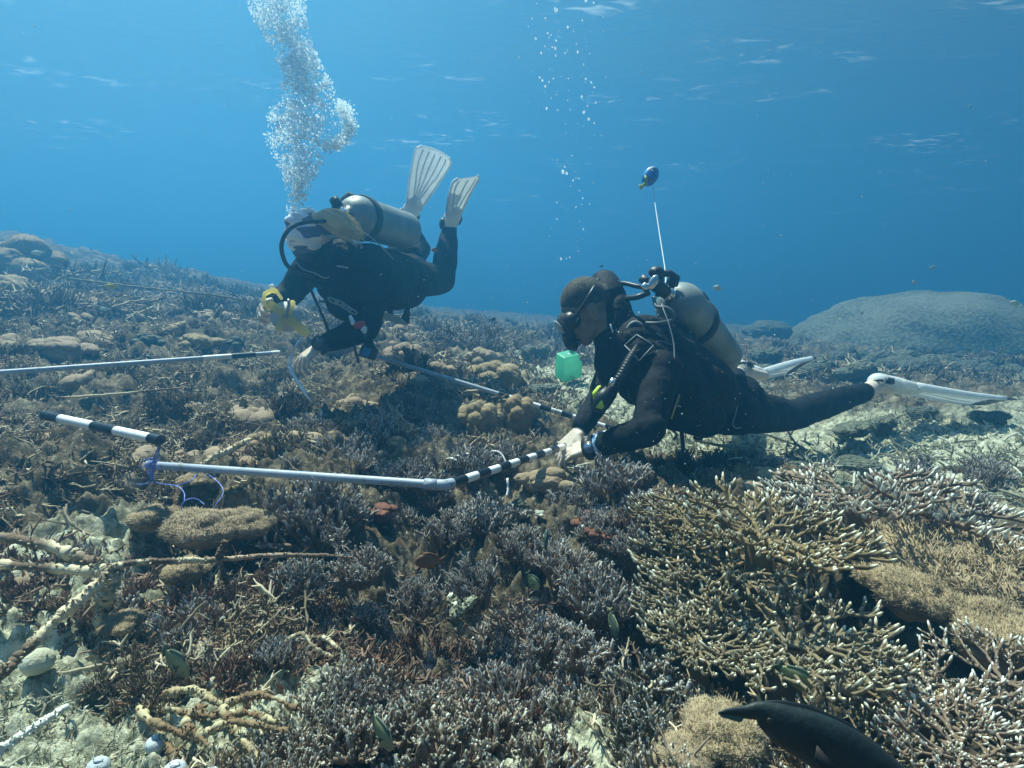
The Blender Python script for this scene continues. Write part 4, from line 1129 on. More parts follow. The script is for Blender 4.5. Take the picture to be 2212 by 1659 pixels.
# ------------------------------------------------------------------ the right diver, seen from the side
def diver_right():
    C = P(1470, 830, 2.2)
    root = empty("person", C, "crouched diver in black with buzzed hair and mask, both bare hands on the striped pipe", "person", "divers at the survey frame")
    sh_n, el_n, wr_n, ha_n = P(1425, 800, 1.93), P(1400, 930, 1.80), P(1285, 965, 1.98), P(1215, 985, 2.07)
    sh_f, el_f, wr_f = P(1340, 760, 2.32), P(1297, 860, 2.24), P(1255, 925, 2.13)
    neck, chest, waist, hip = P(1335, 735, 2.1), P(1400, 800, 2.14), P(1480, 850, 2.26), P(1555, 872, 2.40)
    hip_n, kn_n, an_n = P(1568, 885, 2.34), P(1705, 898, 2.62), P(1872, 845, 2.86)
    hip_f, kn_f, an_f = P(1545, 862, 2.52), P(1590, 885, 2.92), P(1592, 808, 3.15)
    hc = P(1262, 668, 2.08)
    fwd = Vector((-.80, -.05, -.60)); up = Vector((-.60, 0, .80))
    g = Geo()
    L, M = head(g, hc, fwd, up, .96)
    g.cone(L(0, -.02, -.05), neck, .060, .066)
    g.cone(neck, chest, .085, .13); g.cone(chest, waist, .135, .12); g.cone(waist, hip, .12, .125)
    limb(g, [sh_n, el_n, wr_n], [.062, .043, .030]); limb(g, [sh_f, el_f, wr_f], [.062, .043, .030])
    limb(g, [chest, sh_n], [.09, .065]); limb(g, [chest, sh_f], [.09, .065])
    limb(g, [hip_n, kn_n, kn_n.lerp(an_n, .35), an_n], [.095, .060, .060, .037]); limb(g, [hip_f, kn_f, kn_f.lerp(an_f, .35), an_f], [.095, .060, .060, .037])
    for an, heel, toe in ((an_n, P(1893, 832, 2.92), P(1960, 838, 3.0)), (an_f, P(1600, 803, 3.2), P(1650, 812, 3.3))):
        g.cone(an, heel, .040, .042); g.cone(heel, toe, .042, .03)
    # hands on the pipe
    dn = (ha_n - wr_n).normalized()
    hand(g, wr_n + dn * .005, dn + Vector((0, 0, .06)), Vector((0, .5, -1)), side=-1, curl=(12, 22, 20), thumb=(.5, .6), each=(.8, 1, 1.15, 1.3), k=1.0)
    wf2 = P(1252, 932, 2.11); df = P(1212, 972, 2.10) - wf2
    hand(g, wf2, df, Vector((-.5, -.1, -.8)), side=1, curl=(18, 30, 25), thumb=(.8, .2), each=(.6, 1.1, 1.2, 1.3), k=.98)
    me = remesh(g, "body", .0045, 4); two_tone(me, hc, .17); mesh_part("body", me, [M_skin, M_skinR], root)
    # darker face skin follows the same body; shaved hair
    g = Geo(); g.ball(L(0, -.020, .028), (.0745, .091, .0865), rot=M, seg=30, rings=20)
    g.cone(L(0, -.080, .0), L(0, -.060, -.055), .052, .046)
    me = remesh(g, "hair", .004, 3); mesh_part("hair", me, M_buzz, root)
    # wetsuit over everything but head, hands and ankles
    g = Geo(); t = .007
    g.cone(neck.lerp(L(0, -.02, -.05), .3), neck, .066, .085)
    g.cone(neck, chest, .095, .145); g.cone(chest, waist, .145, .13); g.cone(waist, hip, .13, .132)
    limb(g, [chest, sh_n], [.10, .074]); limb(g, [chest, sh_f], [.10, .074])
    limb(g, [sh_n, el_n, el_n.lerp(wr_n, .35), wr_n.lerp(el_n, .06)], [.072, .051, .049, .039]); limb(g, [sh_f, el_f, wr_f.lerp(el_f, .06)], [.074, .053, .039])
    g.ball(P(1408, 922, 1.80), .050)
    limb(g, [hip_n, kn_n, kn_n.lerp(an_n, .4), an_n.lerp(kn_n, .04)], [.108, .073, .072, .050]); limb(g, [hip_f, kn_f, kn_f.lerp(an_f, .35), an_f.lerp(kn_f, .05)], [.106, .072, .068, .047])
    g.ball(P(1590, 862, 2.42), (.12, .12, .11))
    me = remesh(g, "wetsuit", .006, 5); mesh_part("wetsuit", me, M_suit, root)
    # buoyancy vest: wing behind the neck, shoulders, body, pockets
    g = Geo()
    g.ball(P(1308, 662, 2.16), (.078, .13, .13), seg=24, rings=16); g.ball(P(1326, 700, 2.12), (.065, .12, .13)); g.ball(P(1306, 624, 2.18), (.066, .10, .072))
    g.cone(P(1330, 700, 2.1), P(1330, 790, 2.12), .075, .085)
    g.cone(P(1370, 745, 2.05), P(1440, 790, 2.1), .105, .14); g.cone(P(1440, 800, 2.12), P(1520, 845, 2.25), .155, .14)
    g.cone(P(1450, 880, 2.05), P(1520, 900, 2.16), .085, .085); g.cone(P(1400, 780, 2.0), P(1480, 850, 2.02), .09, .09)
    g.cone(P(1360, 740, 2.0), P(1465, 735, 2.12), .045, .06); g.ball(P(1510, 830, 2.1), (.12, .09, .10))
    g.ball(P(1400, 712, 2.1), (.09, .10, .055))
    me = remesh(g, "vest", .006, 7); mesh_part("vest", me, M_vest, root)
    # trims and straps on the vest (thin pale piping)
    def line(pts, r=.0022, m=M_pipe_g, nm="piping"): hose(root, pts, r, m, nm, 6)
    line([P(1450, 905, 1.93), P(1468, 852, 1.93)], .003, M_yel, "pull_cord")
    line([P(1590, 815, 2.23), P(1596, 850, 2.19), P(1590, 890, 2.17), P(1583, 915, 2.18), P(1590, 925, 2.19), P(1600, 923, 2.2)], .0025, nm="loop_cord")
    line([P(1587, 825, 2.3), P(1582, 860, 2.24), P(1560, 895, 2.2)], .0022, nm="loop_cord")
    # square patch with stitched edge on the near shoulder, corrugated inflator hose and its handset
    g = Geo(); q = [P(1348, 745, 1.93), P(1374, 722, 1.93), P(1410, 745, 1.9), P(1380, 778, 1.88)]; g.sheet(q, Vector((0, -1, .2)), .014); pp = g.obj("shoulder_patch", M_vest, root)
    for a, b in zip(q, q[1:] + q[:1]):
        g = Geo(); g.tube([a + Vector((0, -.009, 0)), b + Vector((0, -.009, 0))], .0016, 6); o = g.obj("stitching", M_pipe_g, None); o.parent = pp; o.location = -Vector((0, 0, 0))
    g = Geo(); pts = spline([P(1382, 745, 1.93), P(1362, 775, 1.90), P(1340, 815, 1.88), P(1318, 848, 1.90)], 22); rr = [.017 + .0026 * math.sin(i * 2.1) for i in range(len(pts))]; g.tube(pts, rr, 14); g.obj("inflator_hose", M_rub, root)
    g = Geo(); g.tube([P(1318, 842, 1.89), P(1300, 862, 1.90), P(1288, 888, 1.91)], [.020, .028, .02], 14); ih = g.obj("inflator_handset", M_rub, root)
    g = Geo(); g.tube([P(1326, 818, 1.87), P(1320, 835, 1.87)], .011, 12); o = g.obj("hose_fitting", M_chr, root)
    g = Geo(); g.sheet([P(1281, 848, 1.86), P(1292, 835, 1.86), P(1298, 833, 1.86), P(1290, 846, 1.86), P(1281, 862, 1.86)], Vector((0, -1, 0)), .02); g.obj("yellow_tab", M_yeln, root)
    g = Geo(); g.sheet([P(1288, 880, 1.86), P(1300, 864, 1.85), P(1305, 878, 1.85), P(1300, 884, 1.85)], Vector((0, -1, 0)), .012); g.obj("yellow_tab", M_yeln, root)
    # hanging strap ends and knife sheath below the waist
    for pts, w in (([P(1525, 905, 2.1), P(1512, 950, 2.1), P(1500, 945, 2.1)], .02), ([P(1470, 905, 2.08), P(1477, 985, 2.08), P(1481, 1010, 2.08)], .018), ([P(1430, 900, 2.05), P(1462, 940, 2.05), P(1455, 950, 2.05)], .014)):
        g = Geo(); g.tube(pts, w, 8, flat=(1, .35)); g.obj("strap_end", M_strap, root)
    g = Geo(); g.tube([P(1358, 842, 2.0), P(1360, 860, 2.0), P(1363, 872, 2.0)], [.008, .01, .016], 8, flat=(1, .4)); g.obj("strap_end", M_strap, root)
    for c, rr in ((P(1372, 715, 1.98), .028), (P(1415, 738, 1.98), .024)):
        g = Geo(); g.tube([c + Vector((math.cos(a) * rr, 0, math.sin(a) * rr * 1.15)) for a in np.linspace(-.8, 3.6, 18)], .005, 8); g.obj("shoulder_ring", M_pipe_g, root)
    # wording on the vest side: digits running down the pocket and a ringed emblem
    def text(s, p, size, rot, m):
        c = bpy.data.curves.new("lettering", 'FONT'); c.body = s; c.size = size; c.extrude = .0012; c.align_x = 'CENTER'; c.align_y = 'CENTER'
        o = bpy.data.objects.new("lettering", c); COL.objects.link(o); o.rotation_euler = rot; o.location = p
        dg = bpy.context.evaluated_depsgraph_get(); me = bpy.data.meshes.new_from_object(o.evaluated_get(dg)); me.transform(o.matrix_basis if False else Matrix.LocRotScale(Vector(p), Euler(rot), None)); bpy.data.objects.remove(o)
        me.materials.clear(); return mesh_part("lettering", me, m, root)
    M_let = mat("vest_lettering", (.16, .18, .19), rough=.7)
    text("9001", P(1513, 855, 2.005), .034, (R(92), R(90), R(8)), M_let)
    text("11", P(1508, 915, 2.03), .030, (R(92), R(82), R(8)), M_let)
    text("2", P(1433, 842, 1.925), .045, (R(92), 0, R(0)), M_let)
    g = Geo(); c = P(1512, 880, 2.0)
    g.tube([c + Vector((math.cos(a) * .0155, 0, math.sin(a) * .0135)) for a in np.linspace(0, 6.283, 24)], .0014, 6); g.tube([c + Vector((-.007, 0, 0)), c + Vector((.007, 0, 0))], .0014, 6); g.tube([c + Vector((0, 0, -.006)), c + Vector((0, 0, .006))], .0014, 6); g.obj("emblem", M_let, root)
    # small emblem printed on the thigh
    g = Geo(); c = P(1640, 892, 2.37)
    for a in (30, 150, 270): g.tube([c, c + Vector((math.cos(R(a)) * .014, -.002, math.sin(R(a)) * .014))], .003, 6)
    g.obj("emblem", M_pipe_g, root)
    # mask: skirt, frame, lens, strap
    g = Geo(); f, u, s = fwd.normalized(), None, None
    mk = Geo(); mk.ball(L(0, .082, -.004), (.072, .040, .044), rot=M); mk.cone(L(0, .10, -.03), L(0, .112, -.052), .024, .026); mk.cone(L(-.05, .07, 0), L(.05, .07, 0), .036, .036)
    me = remesh(mk, "mask", .004, 3); mo = mesh_part("mask", me, M_rub, root)
    g = Geo()
    for q in (-1, 1): g.ball(L(.034 * q, .119, .004), (.030, .006, .030), rot=M)
    o = g.obj("lens", M_glass, None); o.parent = mo; o.location = (0, 0, 0)
    for q in (-1, 1):
        hose(root, [L(.072 * q, .075, .0), L(.083 * q, .01, .022), L(.078 * q, -.05, .045), L(.0, -.112, .060)], .007, M_rub, "mask_strap", 6)
    hose(root, [L(.080, .064, -.012), L(.083, .045, -.002)], .003, M_pipe_g, "strap_clip", 4); hose(root, [L(-.080, .064, -.012), L(-.083, .045, -.002)], .003, M_pipe_g, "strap_clip", 4)
    g = Geo(); g.tube([P(1318, 700, 1.98), P(1323, 715, 1.98), P(1325, 722, 1.99)], .004, 6); g.obj("strap_buckle", M_chr, root)
    # watch on the near wrist with a blue band
    wa = wr_n.lerp(ha_n, .12); ax = (ha_n - wr_n).normalized(); o1, o2, o3 = frame_from(ax, Vector((0, -1, .3)))
    g = Geo(); g.tube([wa - ax * .014, wa + ax * .014], .043, 20, flat=(.95, 1.0)); g.obj("watch_band", M_rub, root)
    g = Geo(); wc = wa + (Vector((-.25, -.95, .25))).normalized() * .040; nn = (Vector((-.35, -.9, .35))).normalized(); g.tube([wc - nn * .006, wc + nn * .012], .024, 24); wo = g.obj("watch", M_rub, root)
    g = Geo(); g.tube([wc + nn * .0125, wc + nn * .0135], .019, 24); o = g.obj("watch_face", mat("watch_glass", (.10, .16, .26), rough=.1, spec=.8), None); o.parent = wo; o.location = (0, 0, 0)
    wb = wr_n.lerp(el_n, .12); g = Geo(); g.tube([wb - ax * .010, wb + ax * .006], .0435, 20); g.obj("wrist_band", mat("blue_band", (.10, .32, .68), rough=.5, noise=(60, (.5, .65, .8), .5, .6)), root)
    # fins
    fin_blade(P(1897, 826, 2.93), P(1965, 838, 3.02), P(2175, 862, 3.1), (0, -.9, .35), root, w0=.10, w1=.20, tip_black=.2, bend=.025, ribs=3, rail=1.5, label="near white fin with black tip, trailing to the right")
    fin_blade(P(1598, 795, 3.22), P(1640, 812, 3.35), P(1748, 792, 3.75), (0.1, -.8, .5), root, w0=.10, w1=.20, tip_black=.18, bend=-.02, ribs=3, rail=1.8, label="far white fin with black tip, partly hidden by the tank")
    # tank, valve and regulators
    a, b = P(1440, 640, 2.16), P(1575, 790, 2.72)
    T, ax, kd, sd = tank(P(1452, 640, 2.12), P(1560, 775, 2.62), .096, "grey scuba tank with black valve gear on the back of the diver at right", "scuba tanks on the divers' backs", Vector((-.1, -.2, 1)), .36)
    v = P(1425, 625, 2.07)
    g = Geo(); g.tube([P(1438, 632, 2.07), P(1408, 610, 2.02)], .024, 16); g.tube([P(1425, 640, 2.05), P(1424, 596, 2.05)], .016, 14); g.ball(P(1418, 588, 2.05), (.030, .026, .022)); g.obj("regulator_body", M_rub, T)
    g = Geo(); g.cone(P(1425, 592, 2.05), P(1446, 590, 2.05), .013, .013); g.cone(P(1446, 590, 2.05), P(1456, 596, 2.05), .013, .012); g.cone(P(1456, 596, 2.05), P(1452, 614, 2.05), .012, .014); g.obj("yoke", M_rub, T)
    g = Geo(); fr = Matrix.Rotation(R(-62), 3, 'Y'); c = P(1411, 610, 1.99); g.ball(c, (.030, .008, .015), rot=fr); g.obj("first_stage_badge", M_chr, T)
    g = Geo(); g.ball(P(1394, 620, 2.0), (.016, .012, .016)); g.obj("first_stage_cap", M_chr, T)
    g = Geo(); g.tube([P(1386, 600, 2.06), P(1400, 612, 2.05)], .017, 12); g.obj("port_cap", M_rub, T)
    hose(T, [P(1400, 622, 2.03), P(1375, 618, 2.05), P(1345, 612, 2.1), P(1320, 620, 2.15)], .009)
    hose(T, [P(1402, 632, 2.0), P(1375, 642, 2.0), P(1345, 646, 2.1), P(1315, 660, 2.36), P(1275, 715, 2.34), P(1245, 745, 2.22), P(1228, 748, 2.1)], .0105)
    hose(T, [P(1412, 642, 2.0), P(1418, 662, 1.97), P(1440, 665, 1.95), P(1455, 678, 1.94), P(1450, 692, 1.94), P(1420, 698, 1.93), P(1395, 698, 1.95)], .0065, M_rubg)
    hose(T, [P(1425, 640, 2.0), P(1432, 665, 1.95), P(1445, 700, 1.92), P(1455, 740, 1.90), P(1457, 775, 1.88)], .0022, M_pipe_g, "lanyard")
    hose(T, [P(1400, 745, 1.95), P(1425, 738, 1.95), P(1450, 745, 1.97), P(1478, 752, 2.0), P(1500, 775, 2.03), P(1502, 785, 2.04)], .004, M_rubg)
    # second stage in the mouth
    g = Geo(); mp = L(0, .118, -.075); g.ball(mp, (.036, .026, .034), rot=M); g.cone(L(0, .085, -.07), mp, .018, .022); g.cone(L(-.035, .115, -.085), L(.035, .115, -.085), .016, .016)
    me = remesh(g, "mouthpiece", .004, 3); mesh_part("mouthpiece", me, M_rub, T)
    return root
diver_right()
# ------------------------------------------------------------------ the left diver, coming towards the camera
def diver_left():
    root = empty("person", P(800, 620, 2.75), "blonde diver in black leaning over the reef with a yellow tape reel in one hand", "person", "divers at the survey frame")
    hc = P(673, 512, 2.42)
    fwd = Vector((-.45, -.12, -.88)); up = Vector((-.42, -.74, .42))
    neck, chest, waist, hip = P(728, 560, 2.52), P(765, 590, 2.62), P(830, 610, 2.84), P(880, 600, 3.02)
    sh_f, el_f, wr_f = P(672, 575, 2.50), P(625, 635, 2.52), P(592, 652, 2.44)
    sh_n, el_n, wr_n, ha_n = P(800, 650, 2.52), P(790, 708, 2.42), P(700, 742, 2.34), P(655, 768, 2.30)
    hip_n, kn_n, an_n = P(888, 602, 3.02), P(955, 605, 3.32), P(973, 492, 3.42)
    hip_f, kn_f, an_f = P(872, 560, 3.10), P(905, 540, 3.45), P(878, 470, 3.55)
    g = Geo(); L, M = head(g, hc, fwd, up, 1.0)
    g.cone(L(0, -.03, -.05), neck, .052, .060)
    g.cone(neck, chest, .08, .12); g.cone(chest, waist, .125, .11); g.cone(waist, hip, .11, .12)
    limb(g, [chest, sh_f, el_f, wr_f], [.08, .056, .040, .028]); limb(g, [chest, sh_n, el_n, wr_n], [.08, .058, .042, .028])
    limb(g, [hip_n, kn_n, kn_n.lerp(an_n, .35), an_n], [.088, .056, .056, .034]); limb(g, [hip_f, kn_f, an_f], [.088, .056, .034])
    for an, heel, toe in ((an_n, P(975, 480, 3.42), P(985, 455, 3.36)), (an_f, P(880, 466, 3.52), P(888, 446, 3.45))):
        g.cone(an, heel, .036, .040); g.cone(heel, toe, .04, .03)
    d = (ha_n - wr_n).normalized()
    hand(g, wr_n + d * .01, d + Vector((0, 0, -.12)), Vector((.1, .25, -1)), side=-1, curl=(34, 40, 25), thumb=(.45, .7), each=(.55, .95, 1.15, 1.3), spread=.16, k=.98)
    d2 = (P(572, 668, 2.38) - wr_f)
    hand(g, wr_f, Vector((-.25, -.75, -.2)), Vector((.75, -.1, -.6)), side=-1, curl=(50, 60, 40), thumb=(.6, .6), k=.96)
    me = remesh(g, "body", .0045, 4); mesh_part("body", me, M_skin, root)
    g = Geo()
    g.cone(neck.lerp(hc, .35), neck, .056, .075); g.cone(neck, chest, .095, .135); g.cone(chest, waist, .14, .125); g.cone(waist, hip, .125, .128)
    limb(g, [chest, sh_f, el_f, wr_f.lerp(el_f, .1)], [.10, .074, .058, .046]); limb(g, [chest, sh_n, el_n, el_n.lerp(wr_n, .4), wr_n.lerp(el_n, .12)], [.10, .076, .062, .056, .043])
    limb(g, [hip_n, kn_n, kn_n.lerp(an_n, .4), an_n.lerp(kn_n, .04)], [.115, .078, .074, .046]); limb(g, [hip_f, kn_f, an_f], [.105, .07, .045])
    me = remesh(g, "wetsuit", .006, 5); mesh_part("wetsuit", me, M_suit, root)
    g = Geo()
    g.cone(P(735, 575, 2.46), P(800, 610, 2.58), .12, .15); g.cone(P(790, 600, 2.6), P(870, 610, 2.85), .16, .14)
    g.cone(P(715, 600, 2.44), P(750, 650, 2.45), .07, .09); g.cone(P(770, 632, 2.44), P(845, 625, 2.6), .085, .075); g.ball(P(850, 625, 2.72), (.085, .085, .08)); g.cone(P(838, 645, 2.62), P(842, 658, 2.62), .045, .030)
    g.cone(P(700, 560, 2.42), P(715, 620, 2.42), .05, .06)
    me = remesh(g, "vest", .006, 7); mesh_part("vest", me, M_vest, root)
    # fluttering cloth hood: pale blue and white
    bm_ = bpy.data.materials.new("patterned_cloth"); bm_.use_nodes = True; t = bm_.node_tree; b = t.nodes["Principled BSDF"]; b.inputs["Roughness"].default_value = .8
    tc = t.nodes.new("ShaderNodeTexCoord"); mp = t.nodes.new("ShaderNodeMapping"); mp.inputs["Scale"].default_value = (1, 1, 3.2); mp.inputs["Rotation"].default_value = (0, R(12), 0)
    nz = t.nodes.new("ShaderNodeTexNoise"); nz.inputs["Scale"].default_value = 6; nz.inputs["Detail"].default_value = 1.5; cr = t.nodes.new("ShaderNodeValToRGB")
    cr.color_ramp.elements[0].position = .575; cr.color_ramp.elements[0].color = (.95, .97, 1, 1); cr.color_ramp.elements[1].position = .60; cr.color_ramp.elements[1].color = (.12, .14, .26, 1)
    t.links.new(tc.outputs["Object"], mp.inputs[0]); t.links.new(mp.outputs[0], nz.inputs["Vector"]); t.links.new(nz.outputs[0], cr.inputs[0]); t.links.new(cr.outputs[0], b.inputs["Base Color"])
    g = Geo(); g.ball(L(0, -.008, .022), (.086, .102, .098), rot=M, seg=26, rings=16); g.cone(L(0, -.05, .05), L(0, -.02, .105), .06, .035); g.cone(L(0, -.02, -.03), L(0, -.05, -.07), .082, .07)
    me = remesh(g, "head_scarf", .005, 3)
    for v in me.vertices:
        c = v.co; v.co += v.normal * .004 * math.sin(c.z * 120 + c.x * 60 + 2 * math.sin(c.y * 50))
    mesh_part("head_scarf", me, bm_, root)
    # hair: a loose tail floating back over the shoulder
    rn = random.Random(4); g = Geo()
    path = [P(680, 468, 2.33), P(706, 470, 2.31), P(733, 482, 2.32), P(758, 496, 2.34), P(776, 514, 2.36)]
    core = Geo(); limb(core, path[:4], [.014, .036, .040, .026]); g.V += core.V; g.F += [tuple(i + g.n for i in f) for f in core.F]; g.A += core.A; g.n += core.n
    for k in range(260):
        a = rn.uniform(0, 6.28); q = rn.random() ** .5; pts = []
        sp = [.012, .034, .042, .036, .026]; cut = rn.choice((4, 4, 5)); jit = Vector((rn.gauss(0, .003), rn.gauss(0, .003), rn.gauss(0, .003)))
        for i in range(cut): pts.append(path[i] + Vector((math.sin(a) * .3, math.cos(a) * .6, math.sin(a + .4))) * sp[i] * q + jit * i)
        sl = spline(pts, 4); g.tube(sl, [.0050 * (1 - .85 * i / len(sl)) for i in range(len(sl))], 5)
    g.obj("hair", M_blond, root)
    # mask hidden below the scarf, straps
    mk = Geo(); mk.ball(L(0, .078, -.004), (.072, .036, .044), rot=M); me = remesh(mk, "mask", .005, 3); mesh_part("mask", me, M_rub, root)
    hose(root, [P(655, 466, 2.34), P(662, 463, 2.34), P(682, 466, 2.36), P(705, 480, 2.36)], .007, mat("yellow_tube", (.70, .66, .22), rough=.4), "snorkel")
    # vest trims
    hose(root, [P(728, 575, 2.28), P(738, 576, 2.28), P(752, 579, 2.30)], .004, M_pipe_g, "piping", 4)
    hose(root, [P(862, 600, 2.58), P(862, 618, 2.57), P(860, 636, 2.57)], .004, M_pipe_g, "piping", 4)
    hose(root, [P(640, 566, 2.35), P(655, 582, 2.34), P(680, 590, 2.33), P(700, 600, 2.33), P(712, 598, 2.34)], .0028, M_pipe_g, "piping", 4)
    for i, (u, v) in enumerate(((720, 650), (735, 655), (748, 664), (760, 672))):
        g = Geo(); c = P(u, v, 2.36); g.tube([c + Vector((math.cos(a) * .022, 0, math.sin(a) * .009 - math.cos(a) * .010)) for a in np.linspace(0, 6.283, 14)], .004, 6); g.obj("clip_ring", M_pipe_g, root)
    # dangling straps
    for pts, w in (([P(665, 610, 2.38), P(682, 650, 2.38), P(700, 690, 2.38), P(712, 722, 2.38)], .006), ([P(690, 650, 2.38), P(712, 655, 2.38), P(735, 668, 2.38)], .004), ([P(762, 735, 2.36), P(770, 765, 2.35), P(775, 785, 2.35)], .005), ([P(665, 608, 2.37), P(678, 616, 2.37), P(700, 622, 2.37)], .008)):
        hose(root, pts, w, M_strap, "strap_end", 5)
    g = Geo(); g.tube([P(878, 640, 2.66), P(882, 660, 2.66), P(878, 680, 2.66), P(874, 695, 2.66), P(873, 702, 2.66)], [.007, .009, .018, .026, .008], 12); g.obj("dangling_regulator", M_rub, root)
    g = Geo(); c = P(882, 648, 2.66); g.tube([c + Vector((math.cos(a) * .024, 0, math.sin(a) * .024)) for a in np.linspace(0, 6.283, 18)], .005, 8); g.obj("hose_ring", M_rub, root)
    g = Geo(); g.tube([P(842, 662, 2.64), P(843, 682, 2.64)], .014, 10); g.obj("strap_end", M_strap, root)
    g = Geo(); g.sheet([P(768, 720, 2.33), P(795, 712, 2.35), P(812, 755, 2.35), P(795, 748, 2.34)], Vector((0, -1, .1)), .02); g.obj("vest_flap", M_vest, root)
    g = Geo(); g.tube([P(765, 704, 2.30), P(788, 700, 2.30)], .012, 8, flat=(.4, 1.2)); g.obj("red_clip", M_redb, root)
    g = Geo(); g.sheet([P(779, 712, 2.28), P(788, 703, 2.28), P(793, 708, 2.28), P(791, 720, 2.28), P(787, 722, 2.28)], Vector((0, -1, .1)), .012); g.obj("whistle", M_wht, root)
    g = Geo(); g.cone(P(757, 684, 2.3), P(763, 698, 2.3), .007, .011); g.obj("snap_hook", M_chr, root)
    # wrist computer
    ax = (ha_n - wr_n).normalized(); wa = wr_n.lerp(ha_n, .15)
    g = Geo(); g.tube([wa - ax * .016, wa + ax * .016], .040, 20); g.obj("watch_band", M_rub, root)
    nn = Vector((.15, -.95, .3)).normalized(); wc = wa + nn * .034; g = Geo(); g.tube([wc, wc + nn * .018], .030, 22); wo = g.obj("watch", M_rub, root)
    g = Geo(); g.tube([wc + nn * .0185, wc + nn * .0195], .022, 22); o = g.obj("watch_face", mat("dark_glass", (.03, .05, .06), rough=.1, spec=.8), None); o.parent = wo; o.location = (0, 0, 0)
    # fins
    fin_blade(P(882, 466, 3.5), P(893, 447, 3.42), P(944, 324, 3.15), (.90, .25, -.22), root, w0=.085, w1=.215, ribs=5, bend=.02, label="large pale fin held upright behind the tank")
    fin_blade(P(973, 480, 3.40), P(980, 462, 3.34), P(1016, 388, 2.95), (.58, .80, .0), root, w0=.09, w1=.15, ribs=3, bend=.03, label="smaller white fin catching the light")
    T, ax, kd, sd = tank(P(748, 462, 2.40), P(880, 500, 2.90), .093, "grey scuba tank with one black band on the back of the blonde diver at left", "scuba tanks on the divers' backs", Vector((-.55, -.4, .6)), .22)
    g = Geo(); g.tube([P(716, 456, 2.38), P(735, 462, 2.38)], [.020, .022], 14); g.cone(P(735, 462, 2.38), P(752, 466, 2.38), .018, .02); g.obj("regulator_body", M_rub, T)
    g = Geo(); g.tube([P(728, 456, 2.34), P(745, 460, 2.34)], .010, 10); g.obj("yoke", M_chr, T)
    hose(T, [P(738, 470, 2.36), P(700, 478, 2.28), P(660, 480, 2.22), P(625, 495, 2.2), P(608, 530, 2.2), P(618, 570, 2.24), P(645, 590, 2.3), P(680, 600, 2.34)], .0085)
    hose(T, [P(745, 475, 2.38), P(775, 495, 2.36), P(810, 520, 2.4), P(850, 560, 2.5)], .003, M_pipe_g, "lanyard")
    g = Geo(); mp = L(0, .112, -.072); g.ball(mp, (.034, .026, .034), rot=M); g.obj("mouthpiece", M_rub, T)
diver_left()
# ================================================================== things around the divers
M_pvc = mat("grey_pvc", (.40, .45, .54), rough=.45, noise=[(14, (.30, .34, .42), .4, .7), (34, (.20, .20, .16), .60, .70)])
M_pvcw = mat("white_paint", (.86, .86, .86), rough=.4, noise=[(40, (.60, .62, .60), .55, .70), (18, (.45, .44, .36), .62, .72)])
M_tapeb = mat("black_tape", (.012, .012, .016), rough=.35, noise=(40, (.05, .05, .055), .55, .7))
def pipe(root, a, b, r, bands=None, name="pipe", m=None):
    """plain pipe, or one wrapped in black and white bands (list of fractions where the colour changes, first white)"""
    a, b = Vector(a), Vector(b)
    g = Geo(); g.tube([a, b], r, 18); o = g.obj(name, m or M_pvc, root, autosmooth=40)
    if bands is not None:
        for i, (s, e, w) in enumerate(bands):
            g = Geo(); g.tube([a.lerp(b, s), a.lerp(b, e)], r + (.0012 if w else .0022), 18)
            q = g.obj("white_band" if w else "black_band", M_pvcw if w else M_tapeb, None, autosmooth=40); q.parent = o; q.location = (0, 0, 0)
    return o
def frame():
    A, HND, B = P(962, 1048, 1.44), P(1203, 984, 2.07), P(1330, 928, 2.6)
    E, C = P(318, 1004, 1.55), P(800, 766, 2.8)
    D1, D2 = P(-60, 809, 2.2), P(604, 762, 2.85)
    S1, S2 = P(96, 897, 1.58), P(347, 951, 1.42)
    root = empty("survey_frame", A, "square survey frame of grey pipe and black and white banded pipe lying over the reef", "survey frame")
    pipe(root, E, A + (E - A).normalized() * .02, .011)
    g = Geo(); da = (E - A).normalized(); db = (HND - A).normalized()
    g.tube([A + da * .055, A + da * .02], .0145, 18); g.tube(spline([A + da * .022, A + da * .004 + db * .004, A + db * .03], 6), .0142, 18); g.obj("elbow", M_pvc, root)
    pipe(root, A + db * .03, B, .0108, [(i / 22 + .0, (i + 1) / 22, i % 2 == 1) for i in range(22)])
    L = 24
    pipe(root, B, C, .0108, [(i / L, (i + 1) / L, i % 2 == 1) for i in range(11)])
    pipe(root, D1, D2, .0112, [(.70, .805, True), (.808, .90, False), (.965, 1.0, True)])
    L2 = (S2 - S1).length; pipe(root, S1, S2, .0112, [(0, .15, False), (.15, .45, True), (.45, .64, False), (.64, .92, True), (.92, 1.0, False)])
    # white cable tie and scraps of tape
    c = P(1082, 1018, 1.72)
    hose(root, [c + Vector((.02, .02, -.03)), c + Vector((.022, -.005, -.06)), c + Vector((.018, -.016, -.075))], .004, M_pvcw, "cable_tie", 5)
    hose(root, [c + Vector((.015, .0, .012)), c + Vector((.012, .02, .03)), c + Vector((-.005, .04, .048)), c + Vector((-.03, .05, .050))], .0026, M_pvcw, "cable_tie", 6)
    for (u, v, d, du, dv) in ((965, 991, 1.95, 22, 3), (985, 990, 1.95, 8, -6), (1000, 987, 1.97, 12, -7), (1036, 984, 2.0, 12, 14)):
        p = P(u, v, d); q = P(u + du, v + dv, d - .02)
        g = Geo(); g.tube(spline([p, p.lerp(q, .5) + Vector((0, 0, .006)), q], 4), .007, 8, flat=(1, .2)); o = g.obj("tape_scrap", M_pvcw); tag(o, {965: "white tape scrap farthest left in the mauve coral inside the frame", 985: "tiny white tape scrap second from left inside the frame", 1000: "bright white tape scrap third from left inside the frame", 1036: "slanted white tape scrap nearest the striped pipe"}[u], "tape scrap", "white tape scraps caught in the coral")
frame()
